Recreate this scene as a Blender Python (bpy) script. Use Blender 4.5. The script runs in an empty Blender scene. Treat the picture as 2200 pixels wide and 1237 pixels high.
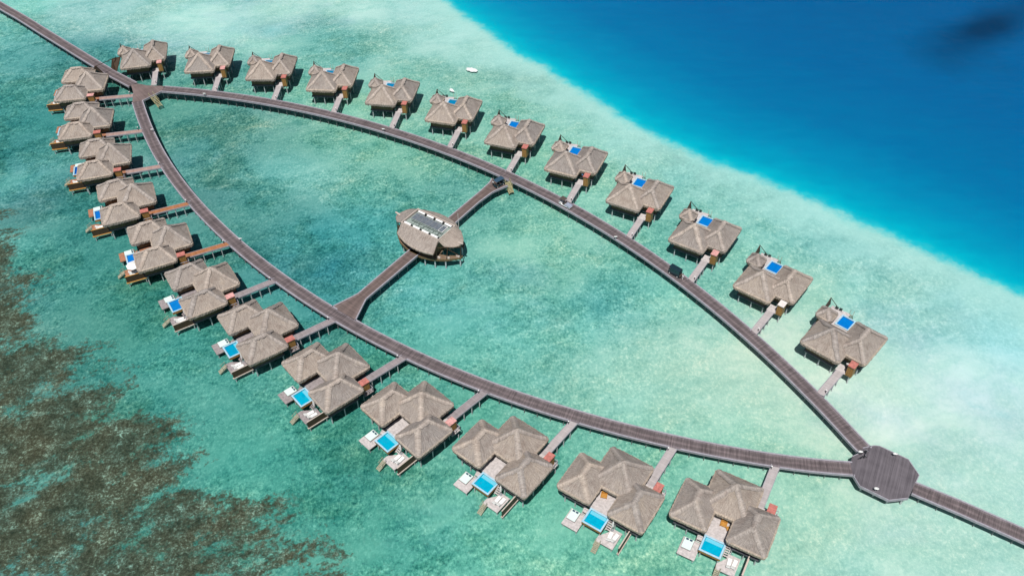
import bpy, math, random
import numpy as np
from mathutils import Vector, Matrix
R = math.radians
sc = bpy.context.scene
COL = sc.collection

# ------------------------------------------------------------------ camera, sky, sun, exposure
ZW = 34.5                      # survey units: 0.125 m; water lies 34.5 units under the eaves
U = 0.125
CAMH = (1000 + ZW) * U
F_PX, PITCH, ROLL = 1848.0, R(44.17), R(-0.58)
cam_d = bpy.data.cameras.new('camera')
cam = bpy.data.objects.new('camera', cam_d); COL.objects.link(cam)
cam_d.sensor_width = 36.0; cam_d.lens = 36.0 * F_PX / 2200.0
cam_d.clip_start = 1.0; cam_d.clip_end = 30000.0
cam.matrix_world = (Matrix.Translation((0, 0, CAMH)) @ Matrix.Rotation(math.pi/2 - PITCH, 4, 'X')
                    @ Matrix.Rotation(ROLL, 4, 'Z'))
sc.camera = cam

LIGHT = Vector((.085, .404, -.911)).normalized()      # the way the sunlight travels
w = bpy.data.worlds.new('World'); sc.world = w; w.use_nodes = True
nt = w.node_tree; bg = nt.nodes['Background']
sky = nt.nodes.new('ShaderNodeTexSky'); sky.sky_type = 'NISHITA'; sky.sun_disc = False
sky.sun_elevation = math.asin(-LIGHT.z)
sky.sun_rotation = math.atan2(-LIGHT.x, -LIGHT.y)
sky.altitude = 0; sky.dust_density = 1.0
nt.links.new(sky.outputs[0], bg.inputs[0]); bg.inputs[1].default_value = 0.052
sun_d = bpy.data.lights.new('sun', 'SUN'); sun_d.energy = 4.9; sun_d.angle = R(0.5); sun_d.color = (1, .965, .91)
sun = bpy.data.objects.new('sun', sun_d); COL.objects.link(sun)
sun.rotation_euler = LIGHT.to_track_quat('-Z', 'Y').to_euler()
sc.view_settings.view_transform = 'Standard'; sc.view_settings.look = 'None'
sc.view_settings.exposure = 0.0; sc.view_settings.gamma = 1.0

def at(px, py, h=0.0):
    """ground position (metres) under a point of the survey photograph, at height h above the water"""
    x = (px - 1100) / F_PX; y = -(py - 618.5) / F_PX
    c, s = math.cos(ROLL), math.sin(ROLL); x, y = c*x - s*y, s*x + c*y
    cp, sp = math.cos(PITCH), math.sin(PITCH)
    d = (x, cp + y*sp, -sp + y*cp); t = (h - CAMH) / d[2]
    return (d[0]*t, d[1]*t)

rnd = random.Random(7)
# ------------------------------------------------------------------ mesh helpers
class MB:
    def __init__(s): s.v = []; s.f = []; s.uv = {}
    def quad(s, a, b, c, d, uv=None):
        n = len(s.v); s.v += [a, b, c, d]; s.f.append((n, n+1, n+2, n+3))
        if uv: s.uv[len(s.f)-1] = uv
    def box(s, x0, x1, y0, y1, z0, z1):
        n = len(s.v)
        s.v += [(x0,y0,z0),(x1,y0,z0),(x1,y1,z0),(x0,y1,z0),(x0,y0,z1),(x1,y0,z1),(x1,y1,z1),(x0,y1,z1)]
        for q in ((0,3,2,1),(4,5,6,7),(0,1,5,4),(1,2,6,5),(2,3,7,6),(3,0,4,7)): s.f.append(tuple(n+i for i in q))
        return s
    def bar(s, p, q, wd, ht=None):
        ht = ht or wd; p, q = Vector(p), Vector(q); d = (q-p).normalized()
        up = Vector((0,0,1)) if abs(d.z) < .95 else Vector((1,0,0))
        a = d.cross(up).normalized() * wd/2; b = a.cross(d).normalized() * ht/2; n = len(s.v)
        for e in (p, q):
            for i, j in ((-1,-1),(1,-1),(1,1),(-1,1)): s.v.append(tuple(e + a*i + b*j))
        for f in ((0,3,2,1),(4,5,6,7),(0,1,5,4),(1,2,6,5),(2,3,7,6),(3,0,4,7)): s.f.append(tuple(n+i for i in f))
        return s
    def cyl(s, x, y, z0, z1, r0, r1=None, n=8):
        r1 = r0 if r1 is None else r1; k = len(s.v)
        for z, r in ((z0, r0), (z1, r1)):
            for i in range(n): s.v.append((x + r*math.cos(2*math.pi*i/n), y + r*math.sin(2*math.pi*i/n), z))
        for i in range(n): s.f.append((k+i, k+(i+1) % n, k+n+(i+1) % n, k+n+i))
        s.f.append(tuple(k+n-1-i for i in range(n))); s.f.append(tuple(k+n+i for i in range(n)))
        return s
    def rod(s, p, q, r0, r1=None, n=8):
        r1 = r0 if r1 is None else r1; p, q = Vector(p), Vector(q); d = (q-p).normalized()
        up = Vector((0,0,1)) if abs(d.z) < .95 else Vector((1,0,0)); a = d.cross(up).normalized(); b = d.cross(a); k = len(s.v)
        for e, r in ((p, r0), (q, r1)):
            for i in range(n):
                t = 2*math.pi*i/n; s.v.append(tuple(e + (a*math.cos(t) + b*math.sin(t))*r))
        for i in range(n): s.f.append((k+i, k+n+i, k+n+(i+1) % n, k+(i+1) % n))
        s.f.append(tuple(k+i for i in range(n))); s.f.append(tuple(k+2*n-1-i for i in range(n)))
        return s
    def ball(s, c, rx, ry, rz, n=10, m=6):
        k = len(s.v)
        for j in range(1, m):
            t = math.pi*j/m
            for i in range(n): s.v.append((c[0]+rx*math.sin(t)*math.cos(2*math.pi*i/n), c[1]+ry*math.sin(t)*math.sin(2*math.pi*i/n), c[2]+rz*math.cos(t)))
        for j in range(m-2):
            for i in range(n): s.f.append((k+j*n+i, k+(j+1)*n+i, k+(j+1)*n+(i+1) % n, k+j*n+(i+1) % n))
        a = len(s.v); s.v += [(c[0],c[1],c[2]+rz),(c[0],c[1],c[2]-rz)]
        for i in range(n): s.f.append((a, k+i, k+(i+1) % n)); s.f.append((a+1, k+(m-2)*n+(i+1) % n, k+(m-2)*n+i))
        return s
    def prism(s, pts, z0, z1):
        k = len(s.v); n = len(pts)
        ar = sum(pts[i][0]*pts[(i+1) % n][1] - pts[(i+1) % n][0]*pts[i][1] for i in range(n))
        if ar < 0: pts = pts[::-1]
        for z in (z0, z1): s.v += [(p[0], p[1], z) for p in pts]
        for i in range(n): s.f.append((k+i, k+(i+1) % n, k+n+(i+1) % n, k+n+i))
        s.f.append(tuple(k+n-1-i for i in range(n))); s.f.append(tuple(k+n+i for i in range(n)))
        return s
    def torus(s, c, R0, r, n=16, m=8, tilt=None):
        k = len(s.v); T = tilt or Matrix.Identity(3)
        for i in range(n):
            a = 2*math.pi*i/n
            for j in range(m):
                b = 2*math.pi*j/m; p = T @ Vector(((R0+r*math.cos(b))*math.cos(a), (R0+r*math.cos(b))*math.sin(a), r*math.sin(b)))
                s.v.append((c[0]+p.x, c[1]+p.y, c[2]+p.z))
        for i in range(n):
            for j in range(m): s.f.append((k+i*m+j, k+((i+1) % n)*m+j, k+((i+1) % n)*m+(j+1) % m, k+i*m+(j+1) % m))
        return s
    def build(s, name, mat, parent=None, loc=None, bevel=0, smooth=False):
        me = bpy.data.meshes.new(name); me.from_pydata([tuple(p) for p in s.v], [], s.f)
        if s.uv:
            ul = me.uv_layers.new(name='UVMap')
            for fi, uvs in s.uv.items():
                for li, uvc in zip(me.polygons[fi].loop_indices, uvs): ul.data[li].uv = uvc
        me.materials.append(mat)
        if smooth: me.polygons.foreach_set('use_smooth', [True]*len(me.polygons))
        me.update()
        o = bpy.data.objects.new(name, me); COL.objects.link(o)
        if parent: o.parent = parent
        if loc: o.location = loc
        if bevel:
            b = o.modifiers.new('bevel', 'BEVEL'); b.width = bevel; b.segments = 2; b.limit_method = 'ANGLE'
        return o

def tag(o, label=None, cat=None, group=None, kind=None):
    if label: o['label'] = label
    if cat: o['category'] = cat
    if group: o['group'] = group
    if kind: o['kind'] = kind
    return o
def empty(name, loc=(0,0,0), rz=0):
    o = bpy.data.objects.new(name, None); COL.objects.link(o); o.location = loc; o.rotation_euler = (0,0,rz)
    o.empty_display_size = .5; return o
KIDS = {}
def children(o): return [c for c in ALLK() if c.parent == o]
def ALLK(): return bpy.data.objects
def copy_tree(o, parent=None, kids=None):
    if kids is None:
        kids = {}
        for q in bpy.data.objects:
            if q.parent: kids.setdefault(q.parent.name, []).append(q)
    c = o.copy(); COL.objects.link(c); c.parent = parent
    for ch in kids.get(o.name, []): copy_tree(ch, c, kids)
    return c

# ------------------------------------------------------------------ materials
def mat(name): 
    m = bpy.data.materials.new(name); m.use_nodes = True; n = m.node_tree; b = n.nodes['Principled BSDF']
    return m, n, b
def srgb(r, g, b):
    f = lambda c: (c/255/12.92) if c/255 <= .04045 else ((c/255+.055)/1.055)**2.4
    return (f(r), f(g), f(b), 1)
def node(n, t, **kw):
    x = n.nodes.new(t)
    for k, v in kw.items(): setattr(x, k, v)
    return x
def ramp(n, stops, fac=None):
    r = n.nodes.new('ShaderNodeValToRGB'); e = r.color_ramp.elements
    while len(e) < len(stops): e.new(0.5)
    for el, (p, c) in zip(e, stops): el.position = p; el.color = c if len(c) == 4 else (*c, 1)
    if fac is not None: n.links.new(fac, r.inputs[0])
    return r
def mix(n, a, b, fac, blend='MIX'):
    m = n.nodes.new('ShaderNodeMix'); m.data_type = 'RGBA'; m.blend_type = blend
    for s, v in ((m.inputs['Factor'], fac), (m.inputs['A'], a), (m.inputs['B'], b)):
        if isinstance(v, (int, float)): s.default_value = v
        elif isinstance(v, tuple): s.default_value = v
        else: n.links.new(v, s)
    return m.outputs['Result']
def noise(n, vec, scale, detail=4, rough=.55, dist=0):
    x = n.nodes.new('ShaderNodeTexNoise'); x.inputs['Scale'].default_value = scale
    x.inputs['Detail'].default_value = detail; x.inputs['Roughness'].default_value = rough; x.inputs['Distortion'].default_value = dist
    if vec is not None: n.links.new(vec, x.inputs['Vector'])
    return x.outputs['Fac']
def mapping(n, vec, scale=(1,1,1), rot=(0,0,0)):
    m = n.nodes.new('ShaderNodeMapping'); m.inputs['Scale'].default_value = scale; m.inputs['Rotation'].default_value = rot
    n.links.new(vec, m.inputs['Vector']); return m.outputs[0]
def math_(n, op, a, b=None, clamp=False):
    m = n.nodes.new('ShaderNodeMath'); m.operation = op; m.use_clamp = clamp
    for s, v in zip(m.inputs, (a, b)):
        if v is None: continue
        if isinstance(v, (int, float)): s.default_value = v
        else: n.links.new(v, s)
    return m.outputs[0]
def bump(n, b, h, strength=.4, dist=.05):
    x = n.nodes.new('ShaderNodeBump'); x.inputs['Strength'].default_value = strength; x.inputs['Distance'].default_value = dist
    n.links.new(h, x.inputs['Height']); n.links.new(x.outputs[0], b.inputs['Normal'])
def objco(n): return n.nodes.new('ShaderNodeTexCoord').outputs['Object']
def shifted(n):
    """object coordinates slid by a random amount for each copy"""
    tc = objco(n); oi = n.nodes.new('ShaderNodeObjectInfo'); v = n.nodes.new('ShaderNodeVectorMath'); v.operation = 'ADD'
    k = math_(n, 'MULTIPLY', oi.outputs['Random'], 83.0); n.links.new(tc, v.inputs[0]); n.links.new(k, v.inputs[1])
    return v.outputs[0], oi.outputs['Random']

def simple(name, col, rough=.6, var=.15, scale=3, metal=0, bmp=0):
    m, n, b = mat(name); co, rd = shifted(n); f = noise(n, co, scale, 5)
    lo = tuple(c*(1-var) for c in col[:3]) + (1,); hi = tuple(min(1, c*(1+var)) for c in col[:3]) + (1,)
    r = ramp(n, [(.3, lo), (.7, hi)], f); n.links.new(r.outputs[0], b.inputs['Base Color'])
    b.inputs['Roughness'].default_value = rough; b.inputs['Metallic'].default_value = metal
    if bmp: bump(n, b, f, bmp, .03)
    return m

def thatch_mat(name, dark, light, ridge=False):
    m, n, b = mat(name)
    uv = n.nodes.new('ShaderNodeUVMap').outputs[0]; co, rd = shifted(n)
    vv = n.nodes.new('ShaderNodeVectorMath'); vv.operation = 'ADD'; n.links.new(uv, vv.inputs[0])
    n.links.new(math_(n, 'MULTIPLY', rd, 31.0), vv.inputs[1])
    streak = noise(n, mapping(n, vv.outputs[0], (5.0, .8, 1)), 1.0, 5, .65)
    straw = noise(n, mapping(n, vv.outputs[0], (16, 2.6, 1)), 1.0, 3, .7)
    blot = noise(n, co, .55, 4, .6)
    grain = noise(n, co, 5.5, 3, .7)
    s = math_(n, 'ADD', math_(n, 'MULTIPLY', streak, .35), math_(n, 'MULTIPLY', straw, .45))
    s = math_(n, 'ADD', s, math_(n, 'MULTIPLY', grain, .2))
    c = ramp(n, [(.33, dark), (.66, light)], s).outputs[0]
    tint = ramp(n, [(.3, (.78,.74,.72)), (.52, (1,1,1)), (.75, (1.08,1.04,.98))], blot).outputs[0]
    c = mix(n, c, tint, .85, 'MULTIPLY')
    vt = ramp(n, [(0, (.84,.86,.89)), (.5, (1.0,.99,.98)), (1, (1.10,1.06,1.01))], rd).outputs[0]
    c = mix(n, c, vt, .9, 'MULTIPLY')
    if ridge:
        sp = n.nodes.new('ShaderNodeSeparateXYZ'); n.links.new(uv, sp.inputs[0])
        f = math_(n, 'ADD', math_(n, 'ABSOLUTE', math_(n, 'SUBTRACT', sp.outputs['Y'], .3)), math_(n, 'MULTIPLY', math_(n, 'SUBTRACT', noise(n, co, 3.0, 4, .7), .5), .35))
        c = mix(n, c, ramp(n, [(.02, (1.30,1.29,1.28)), (.22, (1.0,1.0,1.0))], f).outputs[0], 1.0, 'MULTIPLY')
    n.links.new(c, b.inputs['Base Color']); b.inputs['Roughness'].default_value = .95
    b.inputs['Specular IOR Level'].default_value = .1
    bump(n, b, math_(n, 'ADD', math_(n, 'MULTIPLY', straw, .6), math_(n, 'MULTIPLY', grain, .6)), .9, .16)
    return m
M = {}
M['thatch'] = thatch_mat('thatch', (.15,.128,.116,1), (.485,.43,.39,1))
M['ridge'] = thatch_mat('thatch_ridge', (.16,.137,.124,1), (.485,.43,.39,1), True)
M['fringe'] = thatch_mat('thatch_fringe', (.15,.122,.10,1), (.60,.52,.45,1))

def plank_mat(name, dark, light, along='u', seam=True, worn=0.5):
    """boards laid across a walk: u runs along the walk in metres, v across it 0..1"""
    m, n, b = mat(name); uv = n.nodes.new('ShaderNodeUVMap').outputs[0]
    sep = n.nodes.new('ShaderNodeSeparateXYZ'); n.links.new(uv, sep.inputs[0])
    oi = n.nodes.new('ShaderNodeObjectInfo')
    boards = noise(n, mapping(n, uv, (2.6, .35, 1)), 1.0, 5, .8)
    long = noise(n, mapping(n, uv, (.25, 3.0, 1)), 1.0, 3, .5)
    f = math_(n, 'ADD', math_(n, 'MULTIPLY', boards, .7), math_(n, 'MULTIPLY', long, .3))
    c = ramp(n, [(.34, dark), (.66, light)], f).outputs[0]
    # wheel wear: two dark bands, a paler middle and pale margins; the tones belong to the boards themselves
    wear = ramp(n, [(0, (1.30,1.30,1.36)), (.13, (1.25,1.25,1.30)), (.20, (.86,.85,.85)), (.36, (.80,.78,.79)), (.47, (1.12,1.08,1.08)), (.53, (1.12,1.08,1.08)), (.64, (.80,.78,.79)), (.80, (.86,.85,.85)), (.87, (1.25,1.25,1.30)), (1, (1.30,1.30,1.36))], sep.outputs['Y']).outputs[0]
    c = mix(n, c, wear, worn, 'MULTIPLY')
    if seam:
        w_ = math_(n, 'FRACT', math_(n, 'MULTIPLY', sep.outputs['X'], 1/3.1))
        c = mix(n, c, (1.22,1.16,1.16,1), math_(n, 'MULTIPLY', math_(n, 'LESS_THAN', w_, .05), .55), 'MULTIPLY')
    n.links.new(c, b.inputs['Base Color']); b.inputs['Roughness'].default_value = .8
    b.inputs['Specular IOR Level'].default_value = .25
    bump(n, b, boards, .5, .03)
    return m
M['deck'] = plank_mat('boardwalk_boards', (.05,.041,.044,1), (.205,.172,.176,1), worn=1.0)
M['octdeck'] = plank_mat('platform_boards', (.06,.053,.062,1), (.165,.148,.165,1), worn=0.0, seam=False)
M['jetty_grey'] = plank_mat('jetty_boards_grey', (.30,.27,.27,1), (.46,.42,.42,1), worn=0.0, seam=True)
M['jetty_mid'] = plank_mat('jetty_boards_weathered', (.185,.16,.165,1), (.33,.29,.30,1), worn=0.0)
M['jetty_pink'] = plank_mat('jetty_boards_rosy', (.24,.15,.13,1), (.42,.30,.27,1), worn=0.0)
M['jetty_orange'] = plank_mat('jetty_boards_new', (.22,.085,.04,1), (.42,.19,.09,1), worn=0.0)
M['cross'] = plank_mat('crosswalk_boards', (.08,.06,.055,1), (.185,.14,.13,1), worn=.7)
M['kerb'] = simple('kerb_timber', (.30,.285,.325), .75, .2, 2)
M['beam'] = simple('beam_dark', (.085,.085,.10), .8, .25, 2)
M['pile'] = simple('pile_concrete', (.44,.45,.47), .7, .15, 2)
M['pile_dark'] = simple('pile_timber', (.16,.165,.175), .8, .2, 2)

def wood_mat(name, dark, light, vertical=True, gap=0.16):
    m, n, b = mat(name); co, rd = shifted(n)
    raw = objco(n); sep = n.nodes.new('ShaderNodeSeparateXYZ'); n.links.new(raw, sep.inputs[0])
    st = noise(n, mapping(n, co, (5, 5, .7) if vertical else (2, 7, 7)), 1.0, 4, .7)
    c = ramp(n, [(.3, dark), (.7, light)], st).outputs[0]
    if gap:
        fx = math_(n, 'FRACT', math_(n, 'DIVIDE', math_(n, 'ADD', sep.outputs['X'], sep.outputs['Y']), gap*2.2))
        c = mix(n, c, (.55,.5,.45,1), math_(n, 'MULTIPLY', math_(n, 'LESS_THAN', fx, .12), .8), 'MULTIPLY')
    n.links.new(c, b.inputs['Base Color']); b.inputs['Roughness'].default_value = .65
    bump(n, b, st, .3, .02)
    return m
M['wall'] = wood_mat('wall_timber', (.085,.055,.025,1), (.19,.13,.06,1))
M['wall_warm'] = wood_mat('hut_timber', (.20,.10,.025,1), (.36,.20,.06,1))
M['beam_pale'] = simple('beam_pale', (.50,.42,.37), .7, .15, 3)
M['beam_orange'] = simple('beam_orange', (.55,.28,.07), .7, .15, 3)
M['screen'] = wood_mat('screen_timber', (.028,.014,.006,1), (.065,.035,.015,1))
M['jetty_floor'] = simple('pavilion_floor', (.17,.115,.075), .8, .2, 2)
M['soffit'] = simple('soffit_dark', (.06,.045,.035), .9, .2, 3)
M['hut_red'] = simple('hut_top_red', (.43,.15,.125), .7, .3, 2.5)
M['hut_white'] = simple('hut_top_white', (.68,.62,.60), .6, .1, 2)
M['hut_pink'] = simple('hut_top_pink', (.58,.30,.28), .6, .35, 2.2)
M['vdeck'] = simple('sundeck_grey', (.47,.43,.425), .8, .22, 2.2, bmp=.2)
M['vdeck_mid'] = simple('sundeck_weathered', (.27,.235,.24), .8, .25, 2.2, bmp=.2)
M['vdeck_or'] = simple('sundeck_new', (.34,.15,.085), .75, .25, 2.2, bmp=.2)
M['cop'] = simple('pool_coping', (.36,.55,.66), .35, .12, 2)
M['cop_in'] = simple('pool_tiles_light', (.14,.50,.64), .3, .06, 4)
M['white'] = simple('white_canvas', (.74,.74,.73), .8, .05, 3)
M['mint'] = simple('mint_mattress', (.60,.71,.68), .85, .05, 3)
M['black'] = simple('black_plastic', (.02,.022,.025), .4, .3, 4)
M['steel'] = simple('steel', (.45,.47,.50), .35, .1, 4, metal=.6)
M['orange'] = simple('orange_wood', (.44,.21,.04), .6, .2, 4)
M['green_dark'] = simple('chair_green', (.05,.085,.075), .7, .2, 4)
M['skin'] = simple('skin', (.30,.17,.11), .6, .05, 6)
M['hair'] = simple('hair', (.02,.015,.012), .6, .2, 12)
M['shirt_w'] = simple('shirt_white', (.75,.75,.76), .8, .05, 8)
M['shirt_b'] = simple('shirt_blue', (.10,.28,.55), .8, .1, 8)
M['trousers'] = simple('trousers_dark', (.03,.03,.04), .8, .2, 8)
M['trousers_w'] = simple('trousers_white', (.66,.66,.67), .8, .05, 8)
M['navy'] = simple('canopy_navy', (.035,.075,.12), .3, .15, 3)
M['blackg'] = simple('canopy_black', (.012,.03,.04), .2, .2, 2)
M['brownc'] = simple('canopy_brown', (.075,.058,.05), .6, .15, 3)
M['silver'] = simple('silver_bed', (.38,.42,.52), .35, .1, 3, metal=.3)
M['panel'] = simple('roof_panel', (.13,.15,.175), .3, .25, 1.5)
M['scaf'] = simple('platform_grey_green', (.23,.28,.26), .7, .3, 1.5)
M['stairy'] = simple('stair_timber', (.33,.30,.17), .8, .25, 3)
M['ladder'] = simple('ladder_timber', (.33,.31,.23), .8, .2, 3)
M['foam'] = simple('white_sand', (.70,.72,.73), .9, .06, .8)
m, n, b = mat('pool_water'); M['pool'] = m
oi = n.nodes.new('ShaderNodeObjectInfo'); pc_ = mix(n, oi.outputs['Color'], ramp(n, [(.32, (.78,.86,.90)), (.5, (1,1,1)), (.68, (1.3,1.14,1.08))], noise(n, shifted(n)[0], 1.6, 4, .6)).outputs[0], .9, 'MULTIPLY'); n.links.new(pc_, b.inputs['Base Color'])
b.inputs['Roughness'].default_value = .06
bump(n, b, noise(n, objco(n), 3, 3), .12, .03)

# ------------------------------------------------------------------ sea bed and water
CTRL = """20 60 96 184 176|60 10 118 208 196|150 30 140 206 202|230 50 146 212 208|400 40 158 224 214|600 30 162 222 212|780 20 160 222 212|880 30 150 214 208|320 65 150 214 208|500 70 158 224 214
120 140 62 140 138|60 130 82 166 160|215 100 60 140 142|30 200 58 148 142|90 260 52 140 134|20 330 52 134 130|80 400 48 122 118|170 470 62 140 130|60 450 70 130 128|60 390 96 190 180|150 520 60 140 128|230 560 58 140 126|40 530 82 170 158|240 110 60 150 150|620 90 120 196 184|680 75 100 182 172|760 100 96 178 168|830 110 126 200 188|700 130 110 186 174|560 90 150 218 206|640 160 104 190 176|900 90 150 214 204|860 170 130 202 186|960 60 156 218 210
255 200 70 140 126|380 240 70 150 130|350 270 96 160 140|480 130 100 180 168|540 150 96 176 160|420 200 84 160 140|620 200 112 190 168|740 230 130 206 182|680 210 110 190 170
470 270 92 156 142|560 260 96 160 142|430 330 64 142 138|520 330 78 150 144|600 310 84 158 142|700 300 106 176 150|650 370 122 200 190|700 390 118 198 188|590 360 100 186 178|740 350 112 186 168|800 320 120 196 170|880 350 118 190 164|470 420 66 134 130|560 440 74 150 136|640 450 74 150 142|560 520 66 134 124|640 530 52 148 154|700 560 44 146 158|730 510 54 154 158|800 470 58 158 156|780 410 78 168 152|860 420 84 168 154|960 400 84 162 148|1030 440 96 174 156|920 360 104 180 156|690 500 50 146 150|820 560 66 164 158|720 620 58 150 150|640 580 62 140 132
840 660 74 170 164|900 620 80 180 172|960 680 84 180 174|1040 620 94 184 166|1120 520 132 206 184|1180 480 126 202 180|1240 560 116 192 170|1180 600 108 186 164|1300 660 74 168 166|1340 620 92 184 174|1240 700 100 196 184|1100 720 98 194 182|1000 760 106 194 176|1140 800 120 200 182|1280 800 148 214 196|1400 780 160 218 200|1500 740 166 218 200|1440 640 104 196 178|1340 540 114 192 172|1180 860 140 210 196|1330 870 150 220 206|1450 870 168 222 204|1560 860 182 226 206|1650 850 178 222 202|1700 900 168 218 196|1580 930 138 212 190|1700 950 140 208 184|1780 930 170 214 188|1600 780 192 228 206|1550 700 130 202 184|900 700 76 172 158
300 640 58 138 118|340 700 66 146 124|380 760 62 156 142|450 840 76 164 146|540 830 72 160 146|560 900 70 156 134|480 760 60 142 126|540 960 74 172 152|620 960 70 162 142|700 930 72 156 134|760 1010 66 146 124|680 1060 66 158 138|760 1090 62 156 134|860 1060 72 154 130|840 1150 70 168 146|960 1120 92 186 162|930 1190 74 170 148|1060 1190 94 190 166|1120 1120 100 190 166|1180 1180 110 200 174|1300 1220 96 186 158|1420 1170 108 198 172|1130 1060 78 176 146|900 880 68 160 136|800 800 64 150 126|820 740 60 160 142|740 700 48 136 124|1040 880 62 160 130|1180 940 60 160 130|1230 930 112 196 172|1380 940 110 196 170|1340 1230 110 196 170|620 1030 60 158 136|560 1000 64 164 144|650 1130 58 150 130|1720 1060 152 214 190|1720 1180 158 216 194|1780 1080 168 218 194|1550 990 120 200 176|1440 1010 112 196 170|1580 1010 118 200 176
1900 1140 168 222 204|2040 1180 160 220 206|2150 1210 160 218 206|1820 1220 152 216 204|2080 1060 168 224 212|2160 1090 170 224 212|2040 960 166 216 204|2150 980 172 224 214|1900 900 192 236 224|2000 860 188 234 224|2120 880 180 230 222|1760 900 190 232 216|1850 850 198 236 220|1720 830 200 232 214|1990 780 172 226 218|2100 800 168 226 222|1650 700 190 228 206|1760 640 166 220 198|1850 640 132 210 202|1950 680 150 216 210|2050 720 138 210 210|2150 740 140 220 226|1900 560 136 206 202|1800 530 110 190 184|1700 480 130 206 198|1780 460 136 214 210|1640 440 112 190 180|1560 420 124 198 186|1500 370 100 188 180|1600 400 134 216 208|1400 330 126 200 190|1320 300 128 204 192|1260 240 120 194 184|1180 190 116 186 172|1120 170 104 174 160|1140 140 150 214 204|1060 130 156 218 208|1040 180 144 208 190|1080 210 128 198 178|1180 260 132 204 186|1260 290 130 204 188|1000 250 130 204 184|1130 330 116 194 166|1230 380 128 204 182|1330 400 134 208 188|1460 480 122 196 182|1600 560 134 210 192|1420 520 112 196 178|1530 620 118 196 180|1500 560 108 188 174|1640 620 120 204 190|100 900 84 146 130|200 1120 80 150 132|400 1180 84 150 132|60 1180 76 150 136|40 760 80 150 136|250 1000 84 152 134|560 1160 84 150 130"""
ctrl = []
for tok in CTRL.replace('\n', '|').split('|'):
    a = [float(t) for t in tok.split()]; X, Y = at(a[0], a[1], -.8); r_, g_, b_ = a[2:5]; k_ = min(1, max(0, (g_-140)/60)); sd_ = min(1, max(0, (g_-200)/20)); r_ += 8*sd_; g_ += 4*sd_; b_ += 4*sd_; ctrl.append((X, Y, *srgb(r_+(.10+.03*k_)*(g_-r_), g_+4*(1-k_), b_+(.36-.24*k_)*(g_-b_)+4*(1-k_))[:3]))
ctrl = np.array(ctrl)
def line(pts, h=-.8): return np.array([at(x, y, h) for x, y in pts])
EDGE = line([(700,-220),(860,-80),(953,0),(1000,38),(1060,78),(1110,118),(1160,140),(1210,175),(1290,222),(1345,262),(1430,305),(1520,350),(1620,382),(1690,412),(1760,440),(1830,475),(1910,510),(1990,545),(2060,578),(2120,606),(2200,640),(2400,735),(2700,900)])
REEF = line([(-900,300),(-300,360),(-60,400),(20,470),(50,520),(80,580),(100,640),(130,690),(180,720),(235,770),(300,820),(350,890),(400,930),(445,1000),(480,1060),(540,1065),(590,1060),(612,1110),(640,1165),(690,1150),(745,1195),(800,1225),(900,1300),(1100,1500)])
def sdist(P, L):
    """distance to a polyline, positive on its left"""
    best = np.full(len(P), 1e12); sg = np.ones(len(P))
    for a, b_ in zip(L[:-1], L[1:]):
        e = b_-a; t = np.clip(((P-a) @ e)/(e@e), 0, 1); q = a + t[:, None]*e; d = ((P-q)**2).sum(1)
        cr = e[0]*(P[:,1]-a[1]) - e[1]*(P[:,0]-a[0]); m_ = d < best
        best[m_] = d[m_]; sg[m_] = np.sign(cr[m_])
    return np.sqrt(best)*sg
outer = np.array([60, 150, 400, 1200, 4000, 12000])
xs = np.concatenate([-240-outer[::-1], np.arange(-240, 240.1, 1.1), 240+outer])
ys = np.concatenate([20-outer[::-1], np.arange(20, 380.1, 1.1), 380+outer])
gx, gy = np.meshgrid(xs, ys); P = np.stack([gx.ravel(), gy.ravel()], 1)
num = np.zeros((len(P), 3)); den = np.zeros(len(P))
for cx, cy, r_, g_, b_ in ctrl:
    d2 = (P[:,0]-cx)**2 + (P[:,1]-cy)**2; wt = 1/(d2+45)**1.8
    num += wt[:, None]*np.array([r_, g_, b_]); den += wt
base = num/den[:, None]
dE = sdist(P, EDGE)             # positive = open ocean side
dR = -sdist(P, REEF)            # positive = inside the coral area
prof = np.array([(-1e5,0),(-6,0),(0,.10),(5,.32),(11,.55),(24,.80),(60,1.0),(1e5,1.0)])
deepf = np.interp(dE, prof[:,0], prof[:,1])
z = -.85 - .35*np.clip(-P[:,0]/120, 0, 1) + .3*np.clip((P[:,0]-20)/40, 0, 1) - np.interp(dE, [0, 12, 60, 300], [0, .8, 2.2, 3.0])
z += .08*np.sin(P[:,0]*.21+np.sin(P[:,1]*.13)*2)*np.sin(P[:,1]*.17)*np.clip(1-deepf, 0, 1)
me = bpy.data.meshes.new('seabed')
nx, ny = len(xs), len(ys); idx = np.arange(nx*ny).reshape(ny, nx)
quads = np.stack([idx[:-1,:-1], idx[:-1,1:], idx[1:,1:], idx[1:,:-1]], -1).reshape(-1, 4)
me.vertices.add(len(P)); me.vertices.foreach_set('co', np.column_stack([P, z]).ravel())
me.loops.add(quads.size); me.loops.foreach_set('vertex_index', quads.ravel())
me.polygons.add(len(quads)); me.polygons.foreach_set('loop_start', np.arange(0, quads.size, 4)); me.polygons.foreach_set('loop_total', np.full(len(quads), 4))
me.update(calc_edges=True); me.polygons.foreach_set('use_smooth', [True]*len(quads))
KL = 1.5                       # light a flat sunlit surface sends back per unit of base colour
def cattr(nm, arr):
    a = me.color_attributes.new(nm, 'FLOAT_COLOR', 'POINT'); a.data.foreach_set('color', np.column_stack([arr, np.ones(len(arr))]).ravel())
cattr('ground', np.clip(base/KL, 0, .85))
reef = np.clip(.42 + dR/13, 0, 1.0) + np.clip((dR-12)/60, 0, .08)
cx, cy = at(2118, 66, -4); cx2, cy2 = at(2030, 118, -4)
_u = (P[:,0]-cx)*.80+(P[:,1]-cy)*.60; _v = -(P[:,0]-cx)*.60+(P[:,1]-cy)*.80
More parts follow.
